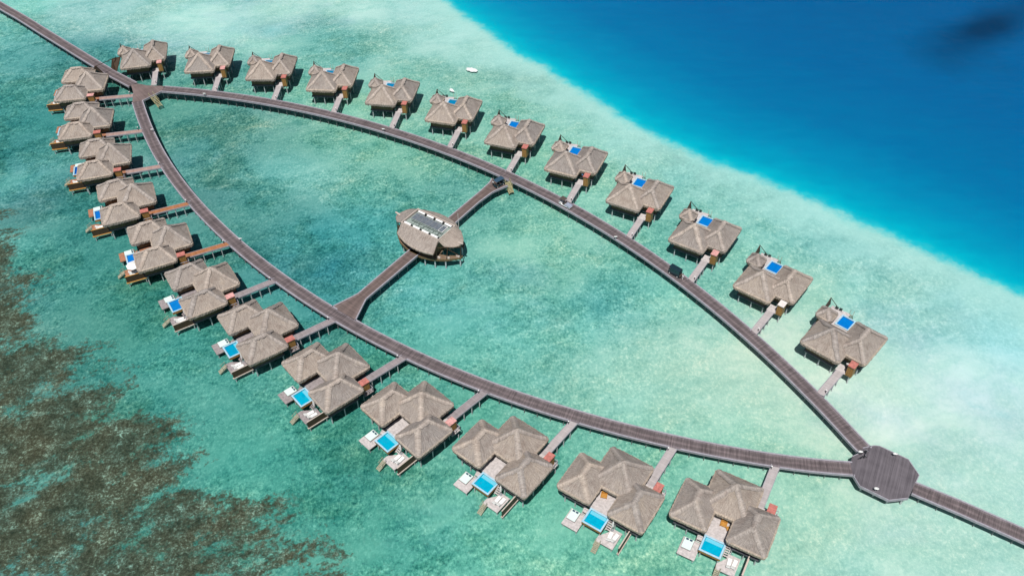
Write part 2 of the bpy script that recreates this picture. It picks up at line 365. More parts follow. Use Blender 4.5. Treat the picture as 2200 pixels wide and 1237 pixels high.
blot = np.exp(-((_u/17)**2+(_v/8)**2)) + .45*np.exp(-(((P[:,0]-cx2)/14)**2+((P[:,1]-cy2)/16)**2)) + .5*np.exp(-(((P[:,0]-cx-32)/22)**2+((P[:,1]-cy-14)/13)**2))
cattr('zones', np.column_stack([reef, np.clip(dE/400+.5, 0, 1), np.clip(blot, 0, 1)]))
m, n, b = mat('seabed'); g = node(n, 'ShaderNodeTexCoord').outputs['Object']
ga = node(n, 'ShaderNodeAttribute', attribute_name='ground').outputs['Color']
za = node(n, 'ShaderNodeAttribute', attribute_name='zones').outputs['Color']
sz = node(n, 'ShaderNodeSeparateColor'); n.links.new(za, sz.inputs[0])
rdir = mapping(n, g, (1, 1, 1), (0, 0, R(-28)))
n_fine = math_(n, 'ADD', math_(n, 'MULTIPLY', noise(n, mapping(n, g, (1.9, 1.4, 1)), 1.0, 4, .75), .62), math_(n, 'MULTIPLY', noise(n, mapping(n, rdir, (.55, .7, 1)), 1.0, 5, .75), .38))
n_mid = noise(n, mapping(n, rdir, (.15, .24, 1)), 1.0, 9, .72, .35)
n_big = noise(n, mapping(n, rdir, (.036, .052, 1)), 1.0, 8, .66, .4)
spk = noise(n, g, 2.4, 2, .6)
vor = node(n, 'ShaderNodeTexVoronoi', feature='F1'); vor.inputs['Scale'].default_value = .8
wv = node(n, 'ShaderNodeVectorMath', operation='ADD'); n.links.new(g, wv.inputs[0])
nn_ = node(n, 'ShaderNodeTexNoise'); nn_.inputs['Scale'].default_value = .9; n.links.new(g, nn_.inputs['Vector']); n.links.new(nn_.outputs['Color'], wv.inputs[1])
n.links.new(wv.outputs[0], vor.inputs['Vector'])
# how rough the ground is: strong over rubble and weed (dark tones), slight over bare sand
lum = node(n, 'ShaderNodeRGBToBW'); n.links.new(ga, lum.inputs[0])
amp = ramp(n, [(.10, (1,1,1)), (.22, (.92,.92,.92)), (.34, (.50,.50,.50)), (.48, (.12,.12,.12))], lum.outputs[0]).outputs[0]
rub = noise(n, mapping(n, g, (.045, .06, 1)), 1.0, 6, .68, .3)
amp = mix(n, amp, ramp(n, [(.38, (.30,.30,.30)), (.55, (1.15,1.15,1.15))], rub).outputs[0], 1.0, 'MULTIPLY')
fine = ramp(n, [(.36, (.12,.30,.34)), (.44, (.55,.72,.75)), (.50, (1.0,1.0,1.0)), (.56, (1.7,1.34,1.33)), (.64, (3.2,1.95,1.95))], n_fine).outputs[0]
mid = ramp(n, [(.34, (.42,.68,.70)), (.46, (.90,.95,.95)), (.54, (1.1,1.05,1.05)), (.66, (1.75,1.28,1.26))], n_mid).outputs[0]
big = ramp(n, [(.36, (.62,.82,.86)), (.5, (1,1,1)), (.64, (1.35,1.12,1.10))], n_big).outputs[0]
c = mix(n, ga, fine, amp, 'MULTIPLY'); c = mix(n, c, mid, amp, 'MULTIPLY'); c = mix(n, c, big, amp, 'MULTIPLY')
c = mix(n, c, ramp(n, [(.46, (1.03,1.03,1.05)), (.62, (.82,.80,.72))], rub).outputs[0], math_(n, 'MULTIPLY', amp, .8), 'MULTIPLY')
c = mix(n, c, ramp(n, [(.36, (1.42,1.17,1.19)), (.50, (1,1,1))], rub).outputs[0], .75, 'MULTIPLY')
c = mix(n, c, ramp(n, [(.55, (1,1,1)), (.66, (1.0,.95,1.04)), (.75, (.72,.90,1.02))], noise(n, mapping(n, g, (.018, .026, 1)), 1.0, 5, .6)).outputs[0], .9, 'MULTIPLY')
# scattered dark coral heads and weed tufts
head = math_(n, 'MULTIPLY', math_(n, 'LESS_THAN', vor.outputs['Distance'], .20), math_(n, 'GREATER_THAN', noise(n, g, .22, 3), .56))
c = mix(n, c, (.40,.62,.60,1), math_(n, 'MULTIPLY', math_(n, 'MULTIPLY', head, .6), amp), 'MULTIPLY')
def dcol(r_, g_, b_): 
    q = srgb(r_, g_, b_); return (q[0]/KL, q[1]/KL, q[2]/KL, 1)
# coral field: brown patches with turquoise lanes between them
rn = noise(n, mapping(n, rdir, (.062, .115, 1)), 1.0, 10, .72, .3)
rn2 = noise(n, g, 1.3, 5, .75)
rf = math_(n, 'ADD', sz.outputs[0], math_(n, 'MULTIPLY', math_(n, 'SUBTRACT', rn, .5), 4.4))
rf = math_(n, 'ADD', rf, math_(n, 'MULTIPLY', math_(n, 'SUBTRACT', rn2, .5), 1.9))
rm = ramp(n, [(.56, (0,0,0)), (.74, (.75,.75,.75)), (1.0, (1,1,1))], rf).outputs[0]
inside = ramp(n, [(.05, (0,0,0)), (.35, (1,1,1))], sz.outputs[0]).outputs[0]
rm = mix(n, (0,0,0,1), rm, inside)
cn = math_(n, 'ADD', math_(n, 'MULTIPLY', noise(n, g, 2.2, 4, .8), .6), math_(n, 'MULTIPLY', noise(n, g, .45, 4, .7), .4))
coral = ramp(n, [(.30, (.010,.022,.020,1)), (.42, (.031,.037,.026,1)), (.52, (.062,.069,.050,1)), (.585, (.12,.165,.135,1)), (.67, (.32,.46,.39,1))], cn).outputs[0]
coral = mix(n, coral, ramp(n, [(.38, (.80,1.04,1.02)), (.66, (1.06,1.02,.90))], noise(n, g, .12, 3)).outputs[0], .9, 'MULTIPLY')
c = mix(n, c, coral, rm)
c = mix(n, c, dcol(184,234,228), math_(n, 'MULTIPLY', ramp(n, [(.455, (0,0,0)), (.497, (1,1,1))], math_(n, 'ADD', sz.outputs[1], math_(n, 'MULTIPLY', math_(n, 'SUBTRACT', noise(n, g, .08, 7, .7), .5), .09))).outputs[0], .75))
# open ocean, colour by the fall of the reef slope
en = noise(n, g, .30, 6, .7)
de = math_(n, 'ADD', sz.outputs[1], math_(n, 'MULTIPLY', math_(n, 'SUBTRACT', en, .5), .016))
deep = ramp(n, [(.497, dcol(150,222,218)), (.502, dcol(60,210,220)), (.508, dcol(0,190,214)), (.522, dcol(0,168,204)), (.547, dcol(0,145,192)), (.59, dcol(0,122,178)), (.67, dcol(0,107,168)), (.82, dcol(0,97,158)), (1, dcol(0,90,148))], de).outputs[0]
painted_swell = noise(n, mapping(n, g, (.10, .34, 1), (0,0,R(24))), 1.0, 6, .65)  # light and dark of surface ripples, painted as streaks into the deep colour
deep = mix(n, deep, ramp(n, [(.3, (.90,.92,.95)), (.5, (1,1,1)), (.72, (1.3,1.12,1.06))], painted_swell).outputs[0], .8, 'MULTIPLY')
c = mix(n, c, deep, ramp(n, [(.494, (0,0,0)), (.503, (1,1,1))], de).outputs[0])
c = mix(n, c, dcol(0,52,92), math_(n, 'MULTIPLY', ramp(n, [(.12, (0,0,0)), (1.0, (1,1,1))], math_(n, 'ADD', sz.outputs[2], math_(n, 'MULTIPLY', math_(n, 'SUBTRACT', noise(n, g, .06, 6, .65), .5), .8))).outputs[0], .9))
n.links.new(c, b.inputs['Base Color']); b.inputs['Roughness'].default_value = 1; b.inputs['Specular IOR Level'].default_value = 0
bump(n, b, n_fine, .25, .12)
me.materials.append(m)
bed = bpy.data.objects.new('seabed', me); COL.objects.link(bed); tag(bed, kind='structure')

wb = MB(); wb.quad((-12000,-12000,0),(12000,-12000,0),(12000,14000,0),(-12000,14000,0))
m, n, b = mat('sea_water'); n.nodes.remove(b); out = n.nodes['Material Output']
tr = node(n, 'ShaderNodeBsdfTransparent'); tr.inputs[0].default_value = (.985,.995,.995,1)
gl = node(n, 'ShaderNodeBsdfGlossy'); gl.inputs['Roughness'].default_value = .08
fr = node(n, 'ShaderNodeFresnel'); fr.inputs['IOR'].default_value = 1.33
g = node(n, 'ShaderNodeTexCoord').outputs['Object']
w1 = noise(n, mapping(n, g, (.9, 1.5, 1), (0,0,R(20))), 1.0, 5, .62); w2 = noise(n, mapping(n, g, (.12, .22, 1), (0,0,R(-15))), 1.0, 3, .5)
bp = node(n, 'ShaderNodeBump'); bp.inputs['Strength'].default_value = .7; bp.inputs['Distance'].default_value = .42
n.links.new(math_(n, 'ADD', w1, math_(n, 'MULTIPLY', w2, 1.5)), bp.inputs['Height'])
n.links.new(bp.outputs[0], gl.inputs['Normal']); n.links.new(bp.outputs[0], fr.inputs['Normal'])
ms = node(n, 'ShaderNodeMixShader'); n.links.new(math_(n, 'MULTIPLY', fr.outputs[0], .35), ms.inputs[0]); n.links.new(tr.outputs[0], ms.inputs[1]); n.links.new(gl.outputs[0], ms.inputs[2])
n.links.new(ms.outputs[0], out.inputs[0])
water = wb.build('water', m); tag(water, kind='structure')

# sand banks breaking the surface
for k, (px, py, L, W_, ang) in enumerate([(1015,149,1.45,.75,-24),(971,193,.95,.34,-48)]):
    X, Y = at(px, py, 0); s_ = MB(); N = 22; ca, sa = math.cos(R(ang)), math.sin(R(ang)); rr = random.Random(k+3)
    s_.v.append((0,0,.14)); prev = None
    jit = [1+rr.uniform(-.28,.28) for _ in range(N)]
    for ring, (f_, zz) in enumerate(((.45,.12),(.8,.05),(1.0,-.02),(1.25,-.25))):
        for i in range(N):
            t = 2*math.pi*i/N; wx = L*math.cos(t)*f_*jit[i]; wy = W_*math.sin(t)*f_*jit[i]*(1-.35*math.cos(t))
            s_.v.append((wx*ca-wy*sa, wx*sa+wy*ca, zz))
        st = 1+ring*N
        for i in range(N):
            j = (i+1) % N
            s_.f.append((0, st+i, st+j) if ring == 0 else (st-N+i, st+i, st+j, st-N+j))
    tag(s_.build('sandbank', M['foam'], None, (X, Y, 0), smooth=True), kind='structure')

# ------------------------------------------------------------------ boardwalks
ZD = (ZW-20)*U                 # deck level 1.81 m over the water
def ribbon(L, Rt, u0=0):
    """deck strip between a left and a right edge line, boards across it"""
    d = MB(); u = u0
    for i in range(len(L)-1):
        a0, a1, b0, b1 = L[i], L[i+1], Rt[i], Rt[i+1]; du = math.dist(((a0[0]+b0[0])/2,(a0[1]+b0[1])/2), ((a1[0]+b1[0])/2,(a1[1]+b1[1])/2))
        d.quad((*b0,0),(*b1,0),(*a1,0),(*a0,0), [(u,0),(u+du,0),(u+du,1),(u,1)])
        for p, q in ((a0,a1),(b1,b0)): d.quad((*q,0),(*p,0),(*p,-.22),(*q,-.22), [(u,.5)]*4)
        d.quad((*a0,-.22),(*a1,-.22),(*b1,-.22),(*b0,-.22), [(u,.5)]*4)
        u += du
    return d
def offset(C, w_):
    out = []
    for i, p in enumerate(C):
        a = Vector(C[max(i-1,0)]); b_ = Vector(C[min(i+1,len(C)-1)]); t = (b_-a).normalized(); out.append((p[0]-t.y*w_, p[1]+t.x*w_))
    return out
def dense(C, step=2.0):
    C = [Vector(c) for c in C]; out = []
    for i in range(len(C)-1):
        p0, p1, p2, p3 = C[max(i-1,0)], C[i], C[i+1], C[min(i+2,len(C)-1)]; n_ = max(1, int((p2-p1).length/step))
        for k in range(n_):
            t = k/n_; out.append(tuple(.5*((2*p1)+(p2-p0)*t+(2*p0-5*p1+4*p2-p3)*t*t+(3*p1-p0-3*p2+p3)*t**3)))
    out.append(tuple(C[-1])); return out
def kerb_line(E, skips, h=.10, wd=.26, inset=.0, drop=.36):
    k = MB()
    for i in range(len(E)-1):
        mx, my = (E[i][0]+E[i+1][0])/2, (E[i][1]+E[i+1][1])/2
        if math.dist((mx,my), (64.4, 84.6)) < 5.2: continue
        low = any(math.dist((mx,my), s[:2]) < s[2] for s in skips)
        if not low: k.bar((*E[i], h/2-.0), (*E[i+1], h/2-.0), wd, h)
        k.bar((*E[i], -drop/2-.04), (*E[i+1], -drop/2-.04), wd*.7, drop)
    return k
def bents(root, C, half, step, skip_ends=True, m='pile_dark', first=.5):
    t = 0; nxt = step*first; n_ = 0; proto = None
    for i in range(len(C)-1):
        a, b_ = Vector(C[i]), Vector(C[i+1]); L = (b_-a).length
        while nxt <= t+L and n_ < 98:
            p = a+(b_-a)*((nxt-t)/L); d = (b_-a).normalized(); ang = math.atan2(d.y, d.x)
            if proto is None:
                bm_ = MB()
                for s in (-1, 1): bm_.cyl(0, s*half*.62, -ZD-1.6, -.28, .10, .10, 8)
                bm_.box(-.10, .10, -half*.85, half*.85, -.48, -.24); proto = bm_.build('pile_bent', M[m], root); o = proto
            else: o = proto.copy(); COL.objects.link(o); o.parent = root
            o.location = (p.x, p.y, 0); o.rotation_euler = (0, 0, ang); n_ += 1; nxt += step
        t += L
def boardwalk(name, L, Rt, label, cat, skips=(), step=2.6, dm='deck', kerbs=True):
    root = empty(name, (0, 0, ZD)); tag(root, label, cat, 'timber boardwalks over the lagoon')
    ribbon(L, Rt).build('deck', M[dm], root)
    if kerbs:
        kerb_line(L, skips).build('kerb', M['kerb'], root); kerb_line(Rt, skips).build('kerb', M['kerb'], root)
    C = [((a[0]+b_[0])/2, (a[1]+b_[1])/2) for a, b_ in zip(L, Rt)]
    bents(root, C, 1.25, step); return root
HW = 1.36
CB = [(-97.48,212.84),(-88.45,211.25),(-79.51,209.24),(-70.66,206.84),(-61.93,204.04),(-53.34,200.86),(-44.88,197.31),(-36.59,193.4),(-28.48,189.14),(-20.55,184.54),(-12.83,179.6),(-5.32,174.33),(1.94,168.74),(8.95,162.83),(15.69,156.61),(22.13,150.1),(28.28,143.29),(34.11,136.22),(39.62,128.89),(44.8,121.33),(49.65,113.56),(54.18,105.59),(58.4,97.44),(61.9,90.0),(62.9,88.1)]
CA = [(-102.62,206.34),(-99.24,199.27),(-95.66,192.31),(-91.84,185.47),(-87.76,178.79),(-83.41,172.28),(-78.81,165.94),(-73.96,159.79),(-68.88,153.83),(-63.6,148.05),(-58.11,142.46),(-52.43,137.07),(-46.56,131.88),(-40.52,126.91),(-34.29,122.16),(-27.88,117.66),(-21.3,113.42),(-14.55,109.44),(-7.64,105.74),(-.6,102.32),(6.57,99.18),(13.86,96.3),(21.24,93.69),(28.71,91.35),(36.27,89.29),(43.9,87.53),(51.6,86.13),(59.2,85.2)]
POSE_A = [(-932.9,1696.9,-80.99),(-872.4,1552.4,-78.09),(-791.8,1419.5,-73.53),(-706.3,1287.8,-66.7),(-607.5,1165.1,-64.44),(-503.0,1056.0,-57.1),(-387.8,956.7,-54.82),(-264.0,863.8,-49.38),(-132.5,785.4,-44.61),(4.2,718.5,-38.81),(147.2,663.9,-33.95),(290.9,625.6,-29.39)]
POSE_B = [(-861.3,1796.1,12.75),(-705.9,1773.9,4.15),(-557.6,1737.4,-1.04),(-412.6,1688.4,-4.67),(-274.4,1629.4,-9.19),(-139.4,1558.7,-14.72),(-12.0,1471.8,-19.99),(107.3,1376.6,-23.63),(219.7,1271.5,-28.86),(321.7,1156.1,-33.49),(413.9,1033.5,-39.03),(495.1,903.8,-43.51)]
def l2w(pose, x, y):
    a = R(pose[2]); return ((pose[0]+x*math.cos(a)-y*math.sin(a))*U, (pose[1]+x*math.sin(a)+y*math.cos(a))*U)
mouthA = [(*l2w(p, 35.3, 91), 1.05) for p in POSE_A]; mouthB = [(*l2w(p, 38.3, -87), 1.05) for p in POSE_B]
cb, ca = dense(CB, .7), dense(CA, .7)
boardwalk('boardwalk', offset(cb, HW), offset(cb, -HW), 'long curved timber boardwalk serving the upper right villas, two vehicles on it', 'boardwalk', mouthB + [(-1.6,167.9,2.9)])
boardwalk('boardwalk', offset(ca, HW), offset(ca, -HW), 'long curved timber boardwalk behind the lower left villas', 'boardwalk', mouthA + [(-34.2,123.9,2.7)])
CE = dense([(-400,466),(-290,372),(-190,286.3),(-165.1,265.1),(-155.0,256.7),(-145.0,247.9),(-134.2,238.5),(-117.3,223.8),(-112.2,219.6),(-108.6,216.8),(-106.6,215.2)], 1.4)
def resamp(E, n_):
    E = np.array(E); t = np.concatenate([[0], np.cumsum(np.hypot(*np.diff(E, axis=0).T))]); q = np.linspace(0, t[-1], n_)
    return [(float(np.interp(s, t, E[:,0])), float(np.interp(s, t, E[:,1]))) for s in q]
CE = resamp(CE, 260); EU, ED = offset(CE, HW), offset(CE, -HW)
boardwalk('boardwalk', EU, ED, 'straight timber boardwalk running off to the top left corner', 'boardwalk', step=4.2)
XU = resamp([(69.0,82.35),(75.36,78.7),(83.81,73.3),(240,-35)], 220); XD = resamp([(67.6,80.1),(74.3,76.1),(82.6,70.8),(238.5,-37.3)], 220)
boardwalk('boardwalk', XU, XD, 'straight timber boardwalk leaving the octagonal platform at lower right', 'boardwalk', step=3.0)
NL = resamp([(-3.9,171.9),(-5.2,168.1),(-7.5,164.6),(-11.0,159.8),(-15.6,153.4)], 30); NR = resamp([(1.3,167.7),(-1.2,166.6),(-4.3,164.5),(-7.6,160.6),(-13.4,152.3)], 30)
boardwalk('boardwalk', NL[3:], NR[3:], 'short timber boardwalk from the thatched pavilion up to the navy roofed buggy', 'boardwalk', dm='cross', step=3)
SL = resamp([(-22.2,144.6),(-32.65,129.9),(-37.5,126.2)], 24); SR = resamp([(-20.0,143.1),(-30.77,128.3),(-32.2,122.2)], 24)
boardwalk('boardwalk', SL, SR, 'short timber boardwalk from the thatched pavilion down to the lower left arc', 'boardwalk', dm='cross', step=3)
# the forked junction and the octagon
def platform(name, pts, label, cat, dm, ang, piles):
    root = empty(name, (0,0,ZD)); tag(root, label, cat)
    c_, s_ = math.cos(ang), math.sin(ang); d = MB(); uv = [((p[0]*c_+p[1]*s_), (-p[0]*s_+p[1]*c_)/7) for p in pts]
    ar = sum(pts[i][0]*pts[(i+1) % len(pts)][1]-pts[(i+1) % len(pts)][0]*pts[i][1] for i in range(len(pts)))
    if ar < 0: pts, uv = pts[::-1], uv[::-1]
    n_ = len(pts); d.v += [(*p, .006) for p in pts]; d.f.append(tuple(range(n_))); d.uv[0] = uv
    for i in range(n_):
        j = (i+1) % n_; d.quad((*pts[i],.006),(*pts[i],-.2),(*pts[j],-.2),(*pts[j],.006), [uv[i],uv[i],uv[j],uv[j]])
    d.v += [(*p, -.2) for p in pts]; q = len(d.v); d.f.append(tuple(q-1-i for i in range(n_))); d.uv[len(d.f)-1] = uv[::-1]
    d.build('deck', M[dm], root)
    for x, y in piles:
        p_ = MB().cyl(0,0,-ZD-1.6,-.2,.16,.16,10); p_.build('pile', M['pile'], root, (x, y, 0))
    return root, pts
TRI = [(-105.3,215.7),(-102.5,214.75),(-97.4,214.25),(-97.55,211.4),(-101.2,206.9),(-103.9,206.0),(-105.3,211.2),(-107.1,215.1)]
r1, _ = platform('junction_platform', TRI, 'triangular timber junction where the entrance boardwalk forks, stair on its edge', 'platform', 'cross', R(40), [(-104.6,210.5),(-99,209.4),(-98,213),(-103.6,213.8),(-101.3,207.6)])
kk = MB(); kk.bar((-97.6,211.35,-.2),(-101.2,206.9,-.2),.16,.42); kk.bar((-97.6,211.35,.05),(-101.2,206.9,.05),.2,.1); kk.build('kerb', M['kerb'], r1)
OCT = [(p[0]*U, p[1]*U) for p in [(497,716),(514,720),(522,719),(555,696),(561,670),(553,659),(541,643),(534,634),(507,631),(474,654),(470,672),(472,691),(478,702),(487,706)]]
r2, op = platform('octagonal_platform', OCT, 'large octagonal grey timber platform where the two curved boardwalks meet', 'platform', 'octdeck', R(-28), [(60.2,82.4),(62,81.2),(63.9,79.8),(66.2,79.6),(68.6,85.8),(66,88.6)])
for grp in ((0, 1, 2, 3, 4), (7, 8, 9), (12,)):
    kk = MB()
    for i in grp:
        a, b_ = OCT[i], OCT[(i+1) % len(OCT)]; kk.bar((*a, .05), (*b_, .05), .14, .1); kk.bar((*a, -.25), (*b_, -.25), .12, .5)
    kk.build('kerb', M['kerb'], r2)

# ------------------------------------------------------------------ thatched roofs
def hip(x0, x1, y0, y1, rx0, rx1, ry0, ry1, ze, zr, seed, M_=9, drop=5.0, rc=4.6):
    """hip roof (survey units) from an eave rectangle to a ridge; returns thatch, fringe, ridge-cap meshes"""
    rr = random.Random(seed); th, fr, cap = MB(), MB(), MB(); S = 1.4
    per = []; cor = [(x0,y0),(x1,y0),(x1,y1),(x0,y1)]; tgt = {0:(rx0,ry0),1:(rx1,ry0),2:(rx1,ry1),3:(rx0,ry1)}
    for k in range(4):
        a, b_ = Vector(cor[k]), Vector(cor[(k+1) % 4]); ta, tb = Vector(tgt[k]), Vector(tgt[(k+1) % 4]); n_ = max(6, int((b_-a).length/S))
        for i in range(n_):
            t = i/n_; per.append((a.lerp(b_, t), ta.lerp(tb, t), t, (b_-a).length, k))
    rows = []; n_ = len(per); u = 0; us = []
    for i in range(n_): us.append(u); u += (per[(i+1) % n_][0]-per[i][0]).length
    # round the corners a little
    E = []
    for i, (e, t_, t, L, k) in enumerate(per):
        c0 = Vector(cor[k]); c1 = Vector(cor[(k+1) % 4]); cen = Vector(((x0+x1)/2, (y0+y1)/2)); d0 = (e-c0).length; d1 = (e-c1).length; dd = min(d0, d1)
        pull = max(0, rc-dd)*.38; E.append(e + (cen-e).normalized()*(pull*1.1))
    H = zr-ze
    for j in range(M_+1):
        s = j/M_; row = []
        for i in range(n_):
            p = E[i].lerp(per[i][1], s); zz = ze + H*(s - .045*math.sin(math.pi*s)) + (rr.uniform(-.34,.34) if 0 < j < M_ else 0)
            row.append((p.x*U, p.y*U, (zz+ZW)*U))
        rows.append(row)
    for j in range(M_+1): th.v += rows[j]
    slope = math.hypot(H, min(x1-x0, y1-y0)/2)*U
    for j in range(M_):
        for i in range(n_):
            i2 = (i+1) % n_; th.f.append((j*n_+i, j*n_+i2, (j+1)*n_+i2, (j+1)*n_+i)); u0 = us[i]*U; u1 = (us[i]+S)*U
            th.uv[len(th.f)-1] = [(u0, j/M_*slope),(u1, j/M_*slope),(u1,(j+1)/M_*slope),(u0,(j+1)/M_*slope)]
    # fringe: hanging, ragged, thick; then back under to the soffit
    q = []; fn = [[], [], [], []]
    for i in range(n_):
        e = E[i]; cen = Vector(((x0+x1)/2, (y0+y1)/2)); o_ = (e-cen).normalized(); jg = rr.uniform(-2.0,1.5)
        up = E[i].lerp(per[i][1], .045); fn[0].append((up.x*U, up.y*U, (ze+H*.045+.30+ZW)*U))
        a = e + o_*(.9+rr.uniform(-.5,.6)); fn[1].append((a.x*U, a.y*U, (ze-.1+ZW)*U))
        a = e + o_*(.4+jg*.5); fn[2].append((a.x*U+rr.uniform(-.04,.04), a.y*U+rr.uniform(-.04,.04), (ze-drop+jg+ZW)*U))
        a = e - o_*3.2; fn[3].append((a.x*U, a.y*U, (ze-drop*.55+ZW)*U))
    for f_ in fn: fr.v += f_
    for j in range(3):
        for i in range(n_):
            i2 = (i+1) % n_; fr.f.append((j*n_+i, (j+1)*n_+i, (j+1)*n_+i2, j*n_+i2)[::-1] if False else (j*n_+i2, j*n_+i, (j+1)*n_+i, (j+1)*n_+i2)); u0 = us[i]*U
            fr.uv[len(fr.f)-1] = [(u0+S*U, j*.3),(u0, j*.3),(u0, j*.3+.3),(u0+S*U, j*.3+.3)]
    # ridge caps along hips and ridge
    def strip(p, q_, wd):
        p, q_ = Vector(p), Vector(q_); N = 10; d = (q_-p); sd = Vector((-d.y, d.x, 0)).normalized(); k0 = len(cap.v)
        for i in range(N+1):
            t = i/N; c_ = p.lerp(q_, t); c_.z += .07 - H*U*.045*math.sin(math.pi*t)*(1 if abs(d.z) > .3 else 0); jj = wd*(1+rr.uniform(-.22,.22))
            cap.v += [tuple(c_-sd*jj-Vector((0,0,jj*.42))), tuple(c_+Vector((0,0,.035))), tuple(c_+sd*jj-Vector((0,0,jj*.42)))]
        for i in range(N):
            for s_ in (0, 1):
                a = k0+i*3+s_; cap.f.append((a, a+1, a+4, a+3)[::-1]); cap.uv[len(cap.f)-1] = [(i*.3,s_*.3),(i*.3,s_*.3+.3),(i*.3+.3,s_*.3+.3),(i*.3+.3,s_*.3)]
    for k in range(4):
        c_ = Vector(cor[k]).lerp(Vector(tgt[k]), .07); strip((c_.x*U, c_.y*U, (ze+H*.07+ZW)*U), (tgt[k][0]*U, tgt[k][1]*U, (zr+ZW)*U), .55)
    if (rx0, ry0) != (rx1, ry1): strip((rx0*U, ry0*U, (zr+ZW)*U), (rx1*U, ry1*U, (zr+ZW)*U), .55)
    return th, fr, cap
def roof(parent, seed, *a, **k):
    th, fr, cap = hip(*a, seed=seed, **k); r_ = th.build('roof', M['thatch'], parent)
    fr.build('eave_fringe', M['fringe'], r_); cap.build('ridge_cap', M['ridge'], r_); return r_
def zz(v): return (v+ZW)*U
def bx(x0, x1, y0, y1, z0, z1, mb=None): return (mb or MB()).box(x0*U, x1*U, y0*U, y1*U, zz(z0), zz(z1))
def walls(parent, x0, x1, y0, y1, z0=-20, z1=1.5, soff=True):
    w_ = bx(x0, x1, y0, y1, z0, z1).build('wall', M['wall'], parent)
    band = bx(x0-.5, x1+.5, y0-.5, y1+.5, z0-1.2, z0+1.0).build('base_beam', M['beam'], w_)
    if x1-x0 > 30:
        for k in range(2):
            t = y0+(y1-y0)*(.22+.36*k); MB().box(x1*U-.01, x1*U+.03, t*U, (t+(y1-y0)*.18)*U, zz(z0+6), zz(-5)).build('window', M['soffit'], w_)
            MB().box(x0*U-.03, x0*U+.01, t*U, (t+(y1-y0)*.18)*U, zz(z0+6), zz(-5)).build('window', M['soffit'], w_)
    return w_
def piles(parent, pts, z1=-21, r_=.13, m_='pile'):
    p_ = None
    for x, y in pts:
        if p_ is None: p_ = MB().cyl(0, 0, -1.6, zz(z1), r_, r_*.95, 10).build('pile', M[m_], parent, smooth=False); o = p_
        else: o = p_.copy(); COL.objects.link(o); o.parent = parent
        o.location = (x*U, y*U, 0)
def pool(parent, x0, x1, y0, y1, zt, base=-25, step_side=1, side='wall_warm'):
    """raised plunge pool: timber sides, tiled rim, water with a pale step at one end"""
    pr = empty('pool'); pr.parent = parent
    s_ = MB(); t = 1.3
    for a in ((x0,x1,y0,y0+t),(x0,x1,y1-t,y1),(x0,x0+t,y0+t,y1-t),(x1-t,x1,y0+t,y1-t)): bx(*a, base, zt-.35, s_)
    bx(x0+t, x1-t, y0+t, y1-t, base, base+1, s_); s_.build('pool_side', M[side], pr)
    s_ = MB()
    for a in ((x0-.2,x1+.2,y0-.2,y0+2.2),(x0-.2,x1+.2,y1-2.2,y1+.2),(x0-.2,x0+2.2,y0+2.2,y1-2.2),(x1-2.2,x1+.2,y0+2.2,y1-2.2)): bx(*a, zt-.35, zt+.25, s_)
    s_.build('pool_rim', M['cop'], pr)
    wt = bx(x0+2.2, x1-2.2, y0+2.2, y1-2.2, base+1, zt-1.1).build('pool_water', M['pool'], pr)
    ys_ = (y1-2.2-5.5, y1-2.2) if step_side > 0 else (y0+2.2, y0+5.4)
    if step_side: bx(x0+3.2, x1-3.2, ys_[0], ys_[1], zt-1.2, zt-.98).build('pool_step', M['cop_in'], pr)
    return wt
def steps(parent, x0, x1, y0, y1, z0, z1, n_=5, m_='vdeck'):
    s_ = MB()
    for k in range(n_):
        a = y0+(y1-y0)*k/n_; b_ = y0+(y1-y0)*(k+.72)/n_; z_ = z0+(z1-z0)*(k+.5)/n_
        bx(x0, x1, min(a,b_), max(a,b_), z_-.6, z_, s_)
    s_.bar((x0*U, y0*U, zz(z0-.8)), (x0*U, y1*U, zz(z1-.8)), .08, .2); s_.bar((x1*U, y0*U, zz(z0-.8)), (x1*U, y1*U, zz(z1-.8)), .08, .2)
    return s_.build('steps', M[m_], parent)
def ladder(parent, x0, x1, y0, y1, z0, z1, m_='ladder'):
    s_ = MB(); n_ = 7
    for x in (x0, x1):
        s_.bar((x*U, y0*U, zz(z0)), (x*U, y1*U, zz(z1)), .10, .22)
        s_.bar((x*U, y0*U, zz(z0+7)), (x*U, (y0*.35+y1*.65)*U, zz(z0*.5+z1*.5+6)), .06, .06)
        for t in (0, .5): s_.bar((x*U, (y0+(y1-y0)*t)*U, zz(z0+(z1-z0)*t)), (x*U, (y0+(y1-y0)*t)*U, zz(z0+(z1-z0)*t+7)), .06, .06)
    for k in range(n_):
        t = (k+.5)/n_; y = y0+(y1-y0)*t; z_ = z0+(z1-z0)*t
        s_.box(x0*U, x1*U, y*U-.11, y*U+.11, zz(z_)-.03, zz(z_)+.03)
    return s_.build('water_stair', M[m_], parent)
def hut(parent, x0, x1, y0, y1, top):
    h_ = empty('entrance_hut'); h_.parent = parent
    bx(x0, x1, y0, y1, -21.5, -.6).build('hut_wall', M['wall_warm'], h_)
    bx(x0-.6, x1+.6, y0-.6, y1+.6, -2.6, -1.2).build('hut_trim', M['wall'], h_); bx(x0-.4, x1+.4, y0-.4, y1+.4, -21.9, -20.6).build('hut_plinth', M['wall'], h_)
    d = MB(); bx(x0+2.4, x1-2.4, y0-.25, y0+.1, -19.5, -5, d); d.build('hut_door', M['wall_warm'], h_)
    s_ = MB(); bx(x0-.9, x1+.9, y0-.9, y1+.9, -.6, .5, s_); bx(x0+.2, x1-.2, y0+.2, y1-.2, .5, .8, s_); s_.build('hut_top', M[top], h_)

LIT = dict(vd='vdeck')
